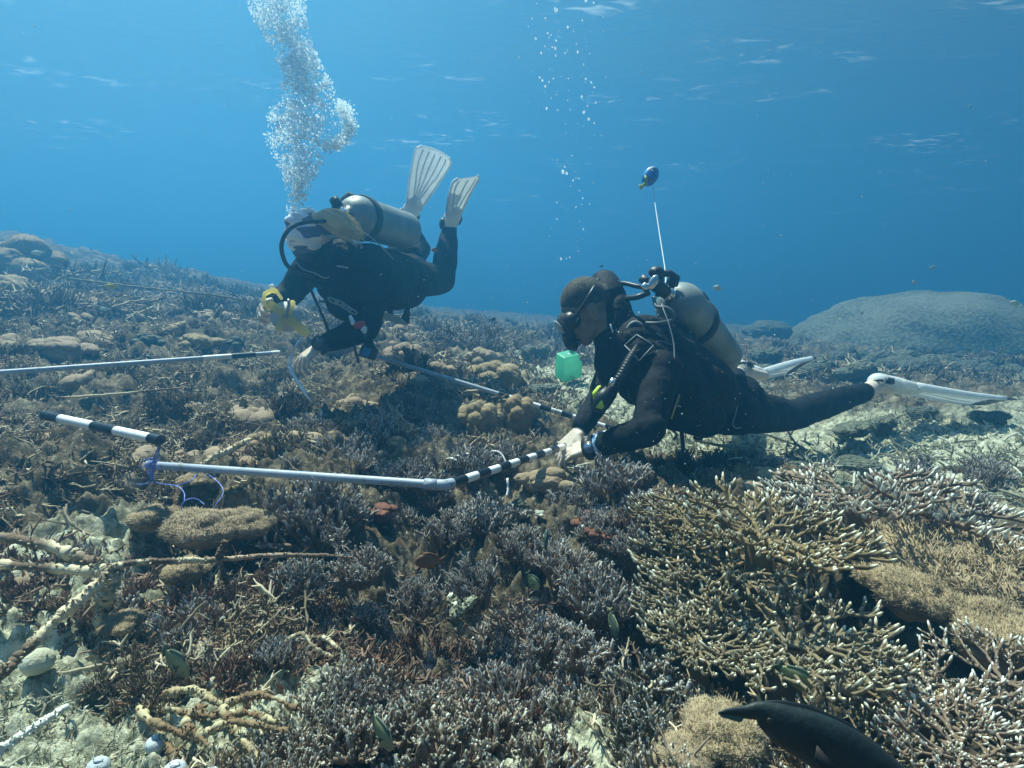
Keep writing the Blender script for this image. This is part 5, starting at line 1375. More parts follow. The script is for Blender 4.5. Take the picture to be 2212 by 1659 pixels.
def thread():
    M = mat("blue_thread", (.10, .16, .62), rough=.5, noise=(80, (.30, .42, .85), .5, .6)); g = Geo(); rn = random.Random(3)
    d = 1.50
    for k in range(9):
        u0 = 330 + rn.uniform(-8, 8); g.tube(spline([P(338 + rn.uniform(-12, 4), 942, 1.42), P(342 + rn.uniform(-4, 6), 960 + rn.uniform(-5, 5), 1.43), P(335 + rn.uniform(-8, 8), 985, 1.47), P(u0, 1004, 1.53 - .02), P(u0 - 4, 1022, 1.53), P(328 + rn.uniform(-5, 5), 1040, 1.54)], 6), .0013, 5)
    for k in range(4):
        c = P(322 + k * 6, 1005, 1.547); g.tube([c + Vector((.002 * math.sin(a), math.cos(a) * .013, math.sin(a) * .0135)) for a in np.linspace(0, 6.283, 16)], .0013, 5)
    g.tube(spline([P(340, 990, 1.5), P(325, 990, 1.5), P(308, 996, 1.5), P(304, 1004, 1.5), P(308, 1012, 1.5)], 6), .0015, 5)
    g.tube(spline([P(330, 1040, 1.53), P(355, 1046, 1.50), P(385, 1048, 1.48), P(415, 1036, 1.48), P(426, 1020, 1.53)], 8), .0014, 5)
    g.tube(spline([P(440, 1022, 1.53), P(460, 1032, 1.50), P(478, 1050, 1.47), P(482, 1066, 1.45), P(470, 1085, 1.43), P(458, 1102, 1.42)], 8), .0014, 5)
    g.tube(spline([P(360, 1046, 1.49), P(386, 1052, 1.46), P(398, 1066, 1.44), P(398, 1082, 1.42)], 8), .0014, 5)
    g.tube(spline([P(392, 1106, 1.40), P(394, 1088, 1.40), P(408, 1078, 1.41), P(425, 1078, 1.42), P(442, 1090, 1.42)], 8), .0014, 5)
    g.tube(spline([P(325, 1040, 1.53), P(310, 1046, 1.5), P(294, 1046, 1.48)], 8), .0012, 5)
    tag(g.obj("blue_thread", M), "tangled blue thread tying the banded pipe to the end of the grey pipe", "thread")
thread()
def reel():
    c = P(618, 684, 2.26); root = empty("tape_reel", c, "yellow open reel frame with white measuring tape, held up by the blonde diver", "tape reel")
    n = Vector((.35, -.90, .15)).normalized(); up = Vector((-.35, -.05, .9)); up = (up - n * up.dot(n)).normalized(); s = up.cross(n)
    def Q(x, y, z=0): return c + s * x + up * y + n * z
    def arm_plate(z, nm):
        g = Geo()
        arms = [(-.030, .062, .016), (.045, .040, .012), (-.048, -.034, .014), (.040, -.085, .019)]
        for x, y, w in arms:
            g.cone(Q(0, 0, z), Q(x, y, z), .019, w)
        for x, y, w in arms: g.ball(Q(x, y, z), (w, w, w))
        g.ball(Q(0, 0, z), (.026,) * 3)
        me = remesh(g, nm, .004, 4)
        for v in me.vertices:
            rel = v.co - c; h = rel.dot(n) - z; v.co -= n * h * .74
        mesh_part(nm, me, M_yel, root)
    arm_plate(.016, "side_plate"); arm_plate(-.020, "side_plate")
    g = Geo(); g.sheet([Q(-.055, .05), Q(-.058, .088), Q(-.040, .118), Q(-.006, .122), Q(.014, .112), Q(.020, .072), Q(.010, .070), Q(.004, .102), Q(-.010, .110), Q(-.034, .106), Q(-.046, .084), Q(-.044, .05)], n, .042)
    g.obj("handle", M_yel, root, smooth=False)
    g = Geo(); g.tube([Q(.0, .120), Q(.0, .138)], .009, 12); g.obj("handle_knob", M_wht, root)
    g = Geo(); g.tube([Q(0, 0, -.010), Q(0, 0, .008)], .060, 40); g.obj("wound_tape", mat("wound_tape", (.62, .64, .66), rough=.5, noise=(4, (.45, .48, .55), .4, .6)), root)
    g = Geo(); g.tube([Q(0, 0, .02), Q(0, 0, .040)], .010, 14); g.cone(Q(0, 0, .036), Q(.030, .038, .036), .007, .006); g.tube([Q(.030, .038, .034), Q(.034, .050, .058)], .006, 10); g.obj("crank", mat("grey_metal", (.36, .36, .34), rough=.4, metal=.5), root)
    # the tape itself, white on one side and dark blue on the other, hanging to the reef
    pts = spline([Q(.040, -.090), P(640, 745, 2.24), P(630, 765, 2.24), P(627, 795, 2.22), P(640, 820, 2.21), P(655, 843, 2.20), P(668, 862, 2.20), P(685, 875, 2.2), P(694, 884, 2.2), P(693, 896, 2.2), P(680, 912, 2.22)], 8)
    g = Geo(); F = []; V = []; nn = len(pts)
    for i, p in enumerate(pts):
        t = i / (nn - 1); a = .35 + 2.2 * math.sin(t * 5.5 + .4) * (.5 if t > .35 else .2); w = Vector((math.cos(a), math.sin(a), .25 * math.sin(a * 2))).normalized() * .0075
        V += [p - w, p + w]
    for i in range(nn - 1): F.append((2 * i, 2 * i + 1, 2 * i + 3, 2 * i + 2))
    g.add(V, F); me = g.mesh("tape"); me.materials.append(M_pvcw); me.materials.append(mat("navy_tape", (.04, .05, .22), rough=.4))
    o = link("tape", me); o.parent = root; o.location = -c; sm = o.modifiers.new("t", 'SOLIDIFY'); sm.thickness = .0012; sm.material_offset = 0; sm.material_offset_rim = 1
reel()
def gauge():
    c = P(796, 762, 2.40); root = empty("dive_computer", c, "small square gauge with blue screen hanging on a line below the blonde diver", "dive computer")
    Mx = Euler((R(-20), R(10), R(-28))).to_matrix()
    g = Geo(); g.box(c, (.062, .040, .050), rot=Mx); g.obj("case", M_rub, root, smooth=False)
    g = Geo(); g.box(c + Mx @ Vector((.004, -.021, 0)), (.044, .004, .038), rot=Mx); g.obj("screen", mat("blue_screen", (.10, .30, .60), rough=.15, spec=.8), root, smooth=False)
    hose(root, [c + Vector((-.02, 0, .02)), P(790, 735, 2.42), P(782, 715, 2.4), P(775, 700, 2.40)], .006, M_rub, "line")
gauge()
def board():
    root = tag(None or Geo().__class__ and (lambda g: (g.sheet([P(803, 665, 2.42), P(868, 687, 2.56), P(882, 702, 2.54), P(862, 700, 2.53), P(799, 679, 2.40)], Vector((0, -1, .3)), .012), g.obj("slate", mat("slate_board", (.33, .27, .17), rough=.6), None, smooth=False))[1])(Geo()), "long tan slate board with cut corners hanging under the blonde diver's hip", "slate")
board()
def canister():
    c = P(1226, 790, 3.7); M = mat("green_plastic", (.26, .78, .52), rough=.3, noise=(6, (.34, .84, .62), .4, .6), trans=.4)
    root = empty("canister", c + Vector((0, 0, -.1)), "bright green plastic canister tilted on the reef behind the right diver's face", "canister")
    g = Geo(); Mx = Euler((R(14), R(-9), R(28))).to_matrix(); g.box(c, (.125, .105, .175), rot=Mx); g.box(c + Mx @ Vector((.008, 0, -.025)), (.145, .115, .12), rot=Mx)
    g.cone(c + Mx @ Vector((.03, 0, .07)), c + Mx @ Vector((.03, 0, .085)), .035, .022)
    me = remesh(g, "container", .005, 22); mesh_part("container", me, M, root)
    g = Geo(); g.tube([c + Mx @ Vector((.03, 0, .09)), c + Mx @ Vector((.03, 0, .108))], .019, 16); g.obj("cap", M, root)
canister()
def _translucent(m, f, col):
    t = m.node_tree; b = t.nodes["Principled BSDF"]; tl = t.nodes.new("ShaderNodeBsdfTranslucent"); tl.inputs[0].default_value = (*col, 1); mx = t.nodes.new("ShaderNodeMixShader"); mx.inputs[0].default_value = f
    t.links.new(b.outputs[0], mx.inputs[1]); t.links.new(tl.outputs[0], mx.inputs[2]); t.links.new(mx.outputs[0], t.nodes["Material Output"].inputs[0])
_translucent(MATS["green_plastic"], .4, (.25, .85, .60)); _translucent(MATS["white_rubber"], .35, (.92, .97, 1)); _translucent(MATS["yellow_plastic"], .6, (1, .93, .50)); _translucent(MATS["blond_hair"], .35, (.92, .84, .58))
# ---- fish
def fish_mesh(L, H, T, prof, tail=.22, fork=.5, dorsal=.22, anal=.18, seg=20):
    """returns body Geo (head at +x) and fin Geo"""
    g = Geo(); n = 26; V = []; F = []
    for i in range(n):
        t = i / (n - 1); h, z = prof(t); x = L * (.5 - t)
        for k in range(seg):
            a = 2 * math.pi * k / seg; V.append((x, T * .5 * math.cos(a) * (h ** .8 + .02), (H * .5 * math.sin(a)) * (h + .01) + z * H))
    for i in range(n - 1):
        for k in range(seg): F.append((i * seg + k, i * seg + (k + 1) % seg, (i + 1) * seg + (k + 1) % seg, (i + 1) * seg + k))
    F.append(tuple(range(seg))[::-1]); F.append(tuple((n - 1) * seg + k for k in range(seg))); g.add(V, F)
    f = Geo(); th = .0016 + L * .006; y = Vector((0, 1, 0)); zt = prof(1)[1] * H
    f.sheet([Vector(p) for p in ((-L * .47, 0, zt + H * .07), (-L * (.5 + tail), 0, zt + H * .36), (-L * (.5 + tail * (1 - fork * .6)), 0, zt), (-L * (.5 + tail), 0, zt - H * .36), (-L * .47, 0, zt - H * .07))], y, th)
    for sgn, hh in ((1, dorsal), (-1, anal)):
        a, b = (.25, .88) if sgn > 0 else (.45, .88)
        low = []; up = []
        for i in range(9):
            t = a + (b - a) * i / 8; h, z = prof(t); low.append(Vector((L * (.5 - t), 0, z * H + sgn * H * .5 * h * .93))); up.append(Vector((L * (.5 - t) - L * .03, 0, z * H + sgn * (H * .5 * h + H * hh * math.sin(min(1, (i + .6) / 3) * 1.57) * (1 - .5 * i / 8)))))
        f.sheet(low + up[::-1], y, th)
    return g, f
def prof_disc(t):
    return (max(.0, math.sin(math.pi * min(1, (t * .97 + .02)) ** .78)) ** .75 * (1 if t < .8 else 1) + (.10 if t > .9 else 0), 0)
def prof_long(t):
    return (max(.10 if t > .5 else .0, math.sin(math.pi * min(1, t * .93 + .03) ** .8) ** .8), 0)
def make_fish(u, v, d, L, H, T, heading, pitch, roll, m, mf, label, prof=prof_disc, name="reef_fish", cat="fish", group=None, eye=True, stripe=None, dorsal=.16, tail=.2, fork=.5, anal=.16):
    p = P(u, v, d); root = empty(name, p, label, cat, group)
    g, f = fish_mesh(L, H, T, prof, tail=tail, dorsal=dorsal, anal=anal, fork=fork)
    Mx = (Euler((0, 0, R(heading))).to_matrix() @ Euler((0, R(-pitch), 0)).to_matrix() @ Euler((R(roll), 0, 0)).to_matrix())
    def place(gg, nm, mm):
        gg.V = [np.array([(Mx @ Vector(q))[:] for q in V]) for V in gg.V]; o = gg.obj(nm, mm); o.parent = root; return o
    place(g, "body", m); place(f, "fins", mf or m)
    for q in (-1, 1):
        e = Geo(); e.ball((L * .36, q * T * .34, H * .08), (L * .035, L * .012, L * .035)); place(e, "eye", mat("fish_eye", (.01, .01, .01), rough=.1))
        e = Geo(); e.sheet([Vector(x) for x in ((L * .18, q * T * .5, -H * .02), (L * .02, q * (T * .5 + L * .05), H * .06), (-L * .02, q * (T * .5 + L * .05), -H * .04), (L * .06, q * T * .52, -H * .10))], Vector((0, 1, 0)), .0018); place(e, "pectoral_fin", mf or m)
        if stripe:
            e = Geo(); e.tube([(L * .16, q * T * .50, H * .22), (L * .13, q * T * .525, 0), (L * .16, q * T * .50, -H * .22)], L * .016, 6); place(e, "gill_stripe", stripe)
    return root
OG = "small olive surgeonfish feeding low over the coral"
M_ol = mat("olive_fish", (.17, .19, .10), rough=.45, noise=(30, (.23, .25, .14), .4, .65)); M_olf = mat("olive_fin", (.06, .09, .07), rough=.5); M_olg = mat("pale_green_fish", (.24, .27, .13), rough=.45)
M_bk = mat("black_mark", (.01, .012, .012), rough=.5)
make_fish(382, 1432, .92, .055, .045, .012, -20, -35, 6, M_ol, M_olf, "round olive fish below the crusted dead branch, facing down right", stripe=M_bk, group=OG)
make_fish(740, 1442, .98, .060, .038, .012, -78, -60, 0, M_olg, M_olf, "slim yellow green fish seen nearly end on, nose down", stripe=None, group=OG)
make_fish(825, 1582, .74, .050, .040, .012, -40, -40, 8, M_ol, M_olf, "olive fish at the bottom beside cream tipped fingers", stripe=M_bk, group=OG)
make_fish(1152, 1257, 1.10, .034, .025, .009, -35, -50, 0, M_olg, M_olf, "small light green fish at the right lip of the dark hollow", stripe=M_bk, group=OG)
make_fish(1180, 1166, 1.25, .046, .026, .01, 82, 70, 0, M_olf, M_olf, "dark thin fish standing nose up above the light green one", group=OG)
make_fish(1325, 1350, 1.05, .046, .030, .01, -70, -60, 0, M_olf, M_ol, "grey green fish seen end on in shade by the white tipped bush", group=OG)
make_fish(1720, 1464, .92, .052, .036, .012, -30, -25, 6, M_olg, M_olf, "bright olive green fish between the plate corals", stripe=M_bk, group=OG)
make_fish(924, 1212, 1.12, .050, .030, .012, 195, 5, 0, mat("rust_fish", (.16, .07, .03), rough=.5), None, "rust brown fish at the mouth of the dark hollow", prof=prof_long)
make_fish(238, 619, 3.6, .075, .035, .02, 185, 0, 0, mat("yellow_fish", (.55, .50, .05), rough=.5), None, "little yellow fish over the left slope", prof=prof_long)
make_fish(80, 546, 4.3, .10, .032, .02, 175, 0, 0, mat("silver_fish", (.55, .68, .62), rough=.4), None, "silvery fish above the buff mounds at far left", prof=prof_long)
make_fish(225, 668, 3.4, .055, .022, .012, 180, 0, 0, mat("silver_fish", (.5,) * 3), None, "silvery fish low on the left slope, left of the yellow one", prof=prof_long)
make_fish(938, 540, 2.75, .028, .020, .008, 200, 10, 0, mat("orange_fish", (.42, .20, .08), rough=.5), None, "tiny orange fish beside the knee of the blonde diver", prof=prof_long)
DG = "small pale fish hanging in open water"
for (u, v, d, L, hd, lb) in ((1549, 622, 3.4, .045, 150, "pale round fish just right of the near diver's tank"), (2192, 655, 3.6, .05, 160, "pale fish at the right edge above the giant boulder"), (2016, 578, 4.2, .045, 10, "faint pale fish high over the giant boulder"),
                         (1975, 610, 4.6, .045, 200, "faint small fish lowest over the giant boulder"), (1648, 398, 3.4, .022, 60, "tiny pale speck of a fish right of the blue float"), (1862, 676, 4.6, .04, 30, "dim fish just above the left shoulder of the giant boulder"),
                         (1380, 676, 3.6, .025, 100, "dim little fish behind the hoses of the right diver"), (2097, 230, 4, .03, 20, "tiny dim fish high in the upper right water"), (1300, 575, 4.6, .03, 10, "dark tiny fish above the head of the right diver"), (1066, 690, 4.2, .04, 10, "dark tiny fish low over the reef between the divers")):
    make_fish(u, v, d, L, L * .62, L * .25, hd, 10, 0, mat("pale_fish", (.45, .50, .42), rough=.5) if 'dark' not in lb else M_olf, None, lb, group=DG, name="small_fish")
def wrasse():
    M = mat("black_wrasse", (.006, .010, .012), rough=.55, noise=(16, (.012, .022, .022), .4, .7), attr=("z", (.09, .022, .012), .45, 1.0), bump=(120, .5, .003)); p = P(1800, 1640, .66)
    root = empty("wrasse", p, "large black long snouted wrasse with rusty belly swimming in at the lower right", "fish")
    A = [(1552, 1541, 3), (1575, 1538, 9), (1610, 1538, 15), (1640, 1536, 22), (1665, 1548, 36), (1700, 1568, 48), (1745, 1588, 56), (1800, 1618, 62), (1860, 1662, 66), (1920, 1712, 65), (1985, 1775, 58), (2050, 1840, 42), (2100, 1890, 24)]
    g = Geo(); V = []; F = []; seg = 24; at = []
    pts = [P(u, v, .66 + .0 * i) for i, (u, v, h) in enumerate(A)]; rad = [px(h, .66) for _, _, h in A]
    pts2 = spline(pts, 5); rr = np.interp(np.linspace(0, len(A) - 1, len(pts2)), range(len(A)), rad)
    dn = Vector((-.45, -.1, -.9))
    for i, (q, r_) in enumerate(zip(pts2, rr)):
        t = (pts2[min(i + 1, len(pts2) - 1)] - pts2[max(i - 1, 0)]).normalized(); b = t.cross(Vector((0, 1, 0))).normalized(); y = b.cross(t).normalized()
        for k in range(seg):
            a = 2 * math.pi * k / seg; V.append(q + b * math.cos(a) * r_ + y * math.sin(a) * r_ * .62); at.append(max(0, -(b * math.cos(a)).dot(Vector((-.5, 0, .85)))) ** 2 * min(1, max(0, (i - 20) / 12)))
    m = len(pts2)
    for i in range(m - 1):
        for k in range(seg): F.append((i * seg + k, i * seg + (k + 1) % seg, (i + 1) * seg + (k + 1) % seg, (i + 1) * seg + k))
    F.append(tuple(range(seg))[::-1]); F.append(tuple((m - 1) * seg + k for k in range(seg)))
    g.add(V, F); g.A = [np.array(at)]; g.obj("body", M, root, attr="z")
    g = Geo(); g.cone(P(1560, 1545, .66), P(1596, 1550, .66), .0022, .005); g.obj("lower_lip", mat("lip", (.05, .09, .07), rough=.5), root)
    top = [(1640, 1520), (1655, 1514), (1690, 1514), (1750, 1524), (1830, 1560), (1900, 1610), (1960, 1668), (2020, 1730), (2060, 1790)]; low = [(2040, 1810), (2000, 1760), (1940, 1700), (1880, 1645), (1815, 1600), (1745, 1565), (1690, 1545), (1640, 1532)]
    g = Geo(); g.sheet([P(u, v, .66) for u, v in top + low], Vector((0, 1, .2)), .002); g.obj("dorsal_fin", mat("wrasse_fin", (.004, .006, .01), rough=.6), root)
    e = Geo(); e.ball(P(1662, 1556, .641), (.0030, .0018, .0030)); e.obj("eye", mat("wrasse_eye", (.03, .03, .025), rough=.3), root)
    g = Geo(); g.sheet([P(1765, 1610, .628), P(1815, 1668, .618), P(1800, 1690, .618), P(1760, 1640, .624)], Vector((0, 1, .1)), .0015); g.obj("pectoral_fin", mat("rusty_fin", (.014, .010, .010), rough=.6), root)
wrasse()
def particles():
    g = np.random.default_rng(5); n = 700; D = g.uniform(.9, 3.6, n); U = g.uniform(-200, 2412, n); Vv = g.uniform(0, 1200, n)
    k = (n * 4) // 10; U[:k] = g.normal(1430, 260, k); Vv[:k] = g.normal(800, 200, k); D[:k] = g.uniform(.9, 1.8, k)
    x = (U - 1106) / FPX * D; y = -(Vv - 829.5) / FPX * D; c, s = math.cos(PITCH), math.sin(PITCH); C = np.stack([x, D * c + y * s, y * c - D * s], -1)
    R_ = np.exp(g.normal(math.log(.0007), .4, n)); V0, F0 = _ico(1); q = len(V0)
    me = mesh_np("drifting_particles", (V0[None] * R_[:, None, None] + C[:, None]).reshape(-1, 3), T=(F0[None] + (np.arange(n) * q)[:, None, None]).reshape(-1, 3))
    tag(link("drifting_particles", me, mat("particle", (.75, .80, .75), rough=.8)), "tiny pale particles drifting in the water in front of the divers", None, None, "stuff")
particles()
def float_():
    p = P(1405, 381, 2.5); root = empty("fish_float", p, "blue fish shaped float bobbing on a thin white line above the right diver", "float")
    M = mat("float_blue", (.03, .16, .58), rough=.35, noise=(14, (.10, .36, .80), .45, .6, 2)); g = Geo()
    Mx = Euler((0, R(32), 0)).to_matrix(); g.ball(p, (.034, .022, .047), rot=Mx, seg=24, rings=16); g.obj("body", M, root)
    g = Geo(); g.cone(p + Vector((-.022, -.01, -.030)), p + Vector((-.036, -.008, -.044)), .010, .005); g.sheet([p + Vector(x) for x in ((-.028, 0, -.036), (-.050, 0, -.034), (-.042, 0, -.058), (-.034, 0, -.052))], Vector((0, 1, 0)), .006); g.obj("tail", mat("float_tail", (.35, .40, .08), rough=.4), root)
    g = Geo(); g.sheet([p + Vector(x) for x in ((-.030, -.018, .004), (-.012, -.025, -.012), (-.022, -.018, -.032), (-.032, -.014, -.02))], Vector((0.3, 1, 0)), .004); g.obj("side_fin", mat("float_fin", (.30, .36, .08), rough=.4), root)
    g = Geo(); g.ball(p + Vector((.004, -.018, .028)), (.010, .006, .011)); e = g.obj("eye_white", M_wht, root); g = Geo(); g.ball(p + Vector((.008, -.0235, .027)), (.005, .003, .006)); g.obj("pupil", M_rub, root)
    g = Geo(); g.ball(p + Vector((-.006, -.021, -.018)), (.009, .004, .006)); g.obj("mouth_spot", mat("float_red", (.25, .06, .05), rough=.4), root)
    hose(root, [P(1410, 405, 2.5), P(1415, 440, 2.45), P(1424, 500, 2.35), P(1437, 585, 2.2), P(1438, 612, 2.13)], .0022, mat("white_line", (.7, .78, .82), rough=.5), "line")
float_()
# ---- bubbles
M_bub = bpy.data.materials.new("bubble"); M_bub.use_nodes = True
_t = M_bub.node_tree; _b = _t.nodes["Principled BSDF"]; _b.inputs["Base Color"].default_value = (.95, .98, 1, 1); _b.inputs["Roughness"].default_value = .15
_tl = _t.nodes.new("ShaderNodeBsdfTranslucent"); _tl.inputs[0].default_value = (.86, .95, 1, 1); _mx = _t.nodes.new("ShaderNodeMixShader"); _mx.inputs[0].default_value = .7; _tr = _t.nodes.new("ShaderNodeBsdfTransparent"); _m2 = _t.nodes.new("ShaderNodeMixShader"); _m2.inputs[0].default_value = .3
_t.links.new(_b.outputs[0], _mx.inputs[1]); _t.links.new(_tl.outputs[0], _mx.inputs[2]); _t.links.new(_mx.outputs[0], _m2.inputs[1]); _t.links.new(_tr.outputs[0], _m2.inputs[2]); _t.links.new(_m2.outputs[0], _t.nodes["Material Output"].inputs[0])
def bubbles():
    g = np.random.default_rng(12)
    # axis of the plume in pixels at depth about 2.4, with half width
    ax = [(630, 480, 12), (638, 440, 20), (645, 400, 30), (648, 360, 48), (650, 310, 78), (655, 270, 90), (660, 235, 80), (668, 205, 66), (662, 170, 52), (645, 130, 48), (625, 90, 50), (608, 50, 58), (595, 0, 66), (585, -60, 72), (570, -130, 90)]
    A = np.array(ax, float); n = 19000
    t = g.uniform(0, 1, n) ** .8 * (len(ax) - 1); i = np.clip(t.astype(int), 0, len(ax) - 2); f = t - i
    U = A[i, 0] * (1 - f) + A[i + 1, 0] * f; Vv = A[i, 1] * (1 - f) + A[i + 1, 1] * f; Wd = A[i, 2] * (1 - f) + A[i + 1, 2] * f
    r = g.uniform(0, 1, n); ang = g.uniform(0, 2 * np.pi, n); rr = np.where(g.uniform(0, 1, n) < .6, r ** .5, r ** 1.2)
    U = U + Wd * rr * np.cos(ang); D = 2.35 + rr * np.sin(ang) * Wd * .0030
    # thin out some pockets, add the hooked curl at lower right
    keep = (fbm(U / 34, Vv / 34, 5, 2) > .40) | (g.uniform(0, 1, n) < .25); U, Vv, D = U[keep], Vv[keep], D[keep]
    m = 1500; a = g.uniform(-1.2, 1.9, m); cr = 44 + g.normal(0, 7, m); U = np.concatenate([U, 712 + cr * np.cos(a)]); Vv = np.concatenate([Vv, 268 + cr * 1.05 * np.sin(a)]); D = np.concatenate([D, 2.33 + g.normal(0, .04, m)])
    n = len(U); x = (U - 1106) / FPX * D; y = -(Vv - 829.5) / FPX * D; c, s = math.cos(PITCH), math.sin(PITCH)
    C = np.stack([x, D * c + y * s, y * c - D * s], -1)
    R_ = np.exp(g.normal(math.log(.0019), .45, n)); R_ = np.where(g.uniform(0, 1, n) < .03, R_ * 2.6, R_); R_ = np.clip(R_, .0008, .009)
    V0, F0 = _ico(2)
    flat = g.uniform(.45, 1, (n, 1, 1)); tilt = unit(g.normal(0, 1, (n, 3)) + np.array([.35, 0, .8]))
    Vb = V0[None] * R_[:, None, None]; dp = (Vb * tilt[:, None]).sum(-1, keepdims=True); Vb = Vb + tilt[:, None] * dp * (1 / flat - 1) * .8
    Vb = Vb + C[:, None]; k = len(V0)
    me = mesh_np("bubble_plume", Vb.reshape(-1, 3), T=(F0[None] + (np.arange(n) * k)[:, None, None]).reshape(-1, 3))
    tag(link("bubble_plume", me, M_bub), "dense silver bubble plume rising from the blonde diver to the surface", None, None, "stuff")
    # loose bubbles on the right: each its own thing
    V1, F1 = _ico(2); me = mesh_np("bubble", V1 * np.array([1, 1, 1.25]), T=F1); me.materials.append(M_bub)
    rn = random.Random(8)
    for k in range(130):
        if k < 60: u = 1190 + rn.gauss(0, 26) - 0; v = rn.uniform(-10, 240)
        else: v = rn.uniform(-10, 560); u = 1265 + (250 - v) * .02 + rn.gauss(0, 16 + v * .02) - (v > 300) * (v - 300) * .16
        d = rn.uniform(2.2, 2.7); r = min(.007, max(.0012, math.exp(rn.gauss(math.log(.0024), .5))))
        o = link("bubble", me, None, None, P(u, v, d), (rn.uniform(-.3, .3), rn.uniform(-.3, .3), 0), (r, r, r * rn.uniform(.8, 1.3)))
        tag(o, "%s bubble %s the %s string above the right diver" % ("larger" if r > .0035 else "tiny", "low in" if v > 330 else "halfway up" if v > 150 else "near the top of", "left" if k < 60 else "right"), "bubble", "bubbles rising above the right diver")
bubbles()
# ---- crusted dead branches, sponges and other single things of the reef
def branch(name, label, paths, cm, bumps=.25, cat="dead branch", tipv=.7):
    parts = []; g = np.random.default_rng(abs(hash(label)) % 1000 if False else len(label) * 7)
    for pts, r0, r1 in paths:
        q = np.array([p[:] for p in spline(pts, 26)]); n = len(q); nz_ = np.interp(np.linspace(0, n / 5, n), np.arange(n // 5 + 2), g.normal(0, 1, n // 5 + 2)); rr = np.linspace(r0, r1, n) * (1 + .22 * bumps * g.normal(0, 1, n) + .7 * bumps * nz_).clip(.5, 1.6); q = q + g.normal(0, r0 * .12, q.shape)
        tipa = np.clip(tipv + .5 * np.interp(np.linspace(0, n / 9, n), np.arange(n // 9 + 2), g.normal(0, 1, n // 9 + 2)), 0, 1.2); parts.append(tubes(q[None], rr[None], tipa[None], 9))
        m = n * 3; i = g.integers(0, n, m); dr = unit(g.normal(0, 1, (m, 3))); L = rr[i][:, None, None] * g.uniform(.9, 1.6, (m, 1, 1))
        S = q[i][:, None] + dr[:, None] * L * np.array([0, .6, 1])[None, :, None]; parts.append(tubes(S, rr[i][:, None] * np.array([.38, .3, .15])[None], np.ones((m, 3)) * tipv, 5))
    V, Q, A = cat_(parts); me = mesh_np(name, V, Q=Q, attrs={"tip": A}); me.materials.append(CM[cm]); o = link(name, me)
    tag(o, label, cat); return o
cat_ = globals()['cat']
branch("dead_branch", "thick crusted dead branch forking at the left edge above its own dark stump", [
    ([P(-60, 1155, 1.12), P(90, 1175, 1.1), P(200, 1215, 1.08), P(236, 1235, 1.07)], .010, .010), ([P(-60, 1215, 1.1), P(90, 1225, 1.08), P(236, 1235, 1.07)], .009, .010),
    ([P(236, 1235, 1.07), P(190, 1280, 1.02), P(110, 1350, .97), P(20, 1440, .9), P(-60, 1520, .86)], .010, .008), ([P(240, 1228, 1.07), P(232, 1290, 1.07), P(216, 1350, 1.08), P(190, 1400, 1.08)], .013, .012),
    ([P(236, 1225, 1.07), P(300, 1215, 1.1), P(380, 1212, 1.15), P(460, 1210, 1.2)], .007, .005)], 'dead', .22, tipv=.7)
branch("dead_branch", "thin rusty dead branch with an upright knob crossing the left foreground", [
    ([P(440, 1210, 1.2), P(520, 1205, 1.2), P(580, 1200, 1.2), P(700, 1200, 1.22), P(760, 1205, 1.24)], .006, .003), ([P(486, 1172, 1.19), P(480, 1190, 1.19), P(472, 1206, 1.2), P(484, 1240, 1.2), P(494, 1270, 1.22)], .008, .005)], 'red', .3, tipv=.3)
branch("dead_branch", "pale forked dead branch in the middle of the dark hollow", [
    ([P(975, 1290, 1.16), P(985, 1310, 1.14), P(983, 1330, 1.13)], .010, .010), ([P(983, 1330, 1.13), P(1005, 1312, 1.13), P(1025, 1290, 1.14)], .009, .008)], 'rubble', .15, tipv=.3)
branch("dead_branch", "long straight pale stick on the left slope below the yellow fish", [([P(150, 602, 3.9), P(280, 618, 3.9), P(480, 640, 4.0), P(530, 655, 4.1)], .008, .006)], 'rubble', .1, tipv=.3)
branch("dead_branch", "thin straight stick inside the frame behind the banded stub", [([P(120, 860, 2.0), P(230, 853, 2.05), P(390, 838, 2.1)], .005, .004)], 'dead', .1, tipv=.7)
branch("dead_branch", "short slanting crusted stick right of the blue thread knot", [([P(430, 1008, 1.62), P(470, 985, 1.62), P(540, 950, 1.68)], .010, .008)], 'dead', .2, tipv=.9)
branch("dead_branch", "pair of pale crossed sticks under the right diver's thigh", [([P(1500, 950, 2.6), P(1600, 975, 2.6), P(1680, 1010, 2.6)], .008, .006), ([P(1650, 900, 2.9), P(1640, 940, 2.8), P(1620, 985, 2.7)], .009, .007), ([P(1560, 925, 2.8), P(1640, 935, 2.8), P(1730, 965, 2.8)], .007, .005)], 'rubble', .2, tipv=.5)
branch("dead_branch", "grey stick lying behind the hands under the far striped pipe", [([P(1068, 945, 2.35), P(1110, 955, 2.3), P(1145, 962, 2.28)], .008, .007)], 'rubble', .12, tipv=.2)
branch("dead_branch", "curling cream branch in the left foreground above the olive fish", [([P(530, 1425, 1.0), P(590, 1400, 1.0), P(650, 1370, 1.02), P(680, 1400, 1.0), P(720, 1420, 1.0)], .004, .003), ([P(660, 1380, 1.02), P(700, 1378, 1.02), P(730, 1400, 1.0)], .0035, .003)], 'dead', .3, tipv=.9)
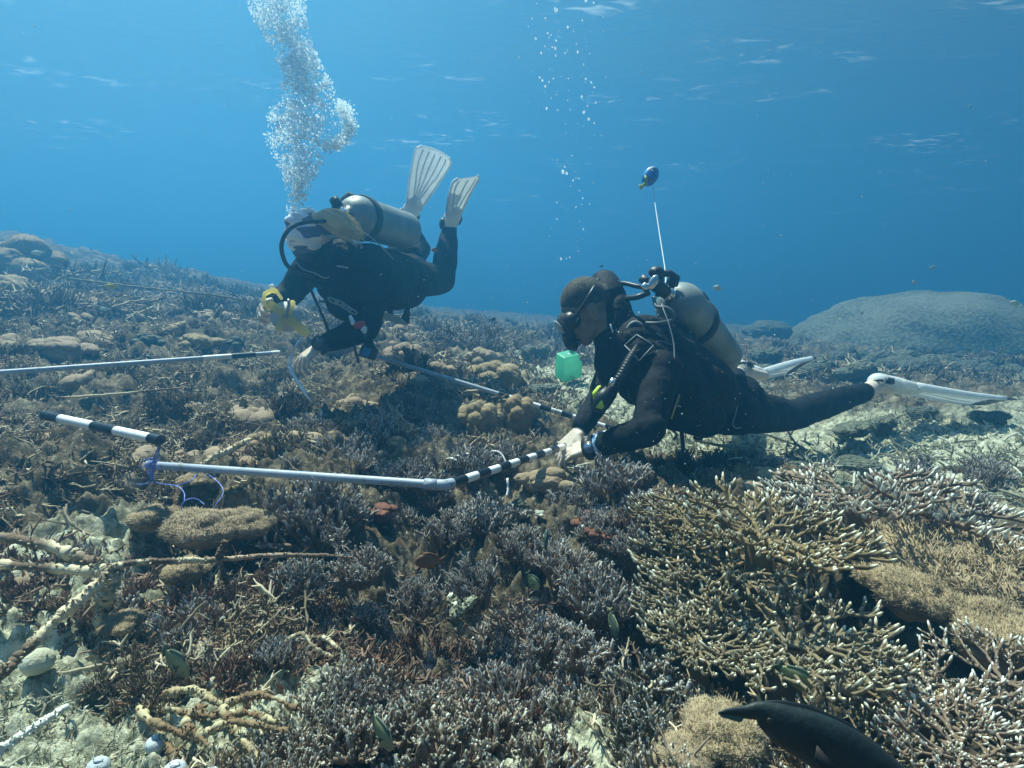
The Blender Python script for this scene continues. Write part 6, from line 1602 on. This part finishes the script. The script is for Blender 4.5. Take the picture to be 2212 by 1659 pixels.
branch("crust", "brown and yellowish crusted branches heaped at the bottom left of centre", [([P(350, 1500, .86), P(420, 1490, .86), P(480, 1520, .84), P(560, 1500, .84), P(640, 1530, .82)], .006, .004), ([P(330, 1560, .8), P(420, 1590, .78), P(500, 1560, .78), P(620, 1580, .78)], .006, .005), ([P(430, 1530, .83), P(400, 1560, .8), P(450, 1610, .76)], .006, .004), ([P(360, 1530, .84), P(440, 1545, .82), P(530, 1540, .82), P(600, 1560, .8)], .006, .004), ([P(300, 1530, .86), P(350, 1590, .8), P(380, 1640, .76)], .005, .004), ([P(480, 1530, .82), P(520, 1590, .78), P(560, 1640, .74)], .006, .004)], 'yellow', .45, cat="encrusting coral", tipv=.5)
branch("dead_branch", "white rod like branch in the lower left corner", [([P(-20, 1635, .66), P(60, 1580, .68), P(145, 1525, .72)], .006, .004)], 'pale', .1, tipv=.9)
M_tun = CM['pale']
for (u, v, r, lb) in ((205, 1622, 22, "pale blue cup sponge farthest left of the three at the bottom"), (370, 1625, 24, "pale blue cup sponge farthest right of the three at the bottom"), (330, 1570, 20, "tall pale cup sponge behind the other two at the bottom"), (75, 1395, 30, "white rounded lump on the sand at far left"), (450, 1635, 18, "small pale cup sponge beside the yellow crust")):
    p, d = on_ground(u, v, smooth=True, lift=.035); s = px(r, d); g = Geo(); pr = [(0, .5), (.25, .95), (.6, 1.05), (1.0, .95), (1.35, .62), (1.42, .40), (1.30, .28), (1.0, .22)]
    if 'lump' in lb: pr = [(0, .9), (.4, 1.05), (.8, .95), (1.1, .7), (1.3, .35), (1.35, .05)]
    g.tube([p + Vector((.12 * s * z, 0, s * (z - .3))) for z, _ in pr], [w * s for _, w in pr], 18)
    o = g.obj("cup_sponge" if 'cup' in lb else "coral_lump", mat("sponge_blue", (.42, .47, .52), rough=.6, noise=(60, (.55, .60, .62), .4, .6), bump=(150, .5, .003)) if 'cup' in lb else M_tun); tag(o, lb, "sponge" if 'cup' in lb else "coral lump", "cup sponges at the bottom left" if 'cup' in lb else None)
# rust sponge patches
for (u, v, r, lb) in ((1265, 1118, 40, "rust red sponge patch among the small white lumps"), (1290, 1160, 34, "rust red sponge patch below the white lumps"), (820, 1110, 40, "rust brown sponge draped on the coral left of the pipe elbow")):
    p, d = on_ground(u, v, smooth=False, lift=.01); V, T, A = lumps(61 + len(lb), R=px(r, d), H=px(r, d) * .5, n=8, size=(.3, .5), sub=3, rough=.3, fine=.15)
    me = mesh_np("sponge", V, T=T, attrs={"tip": A}); me.materials.append(CM['rust']); tag(link("sponge", me, None, None, p), lb, "sponge", "rust red sponges")
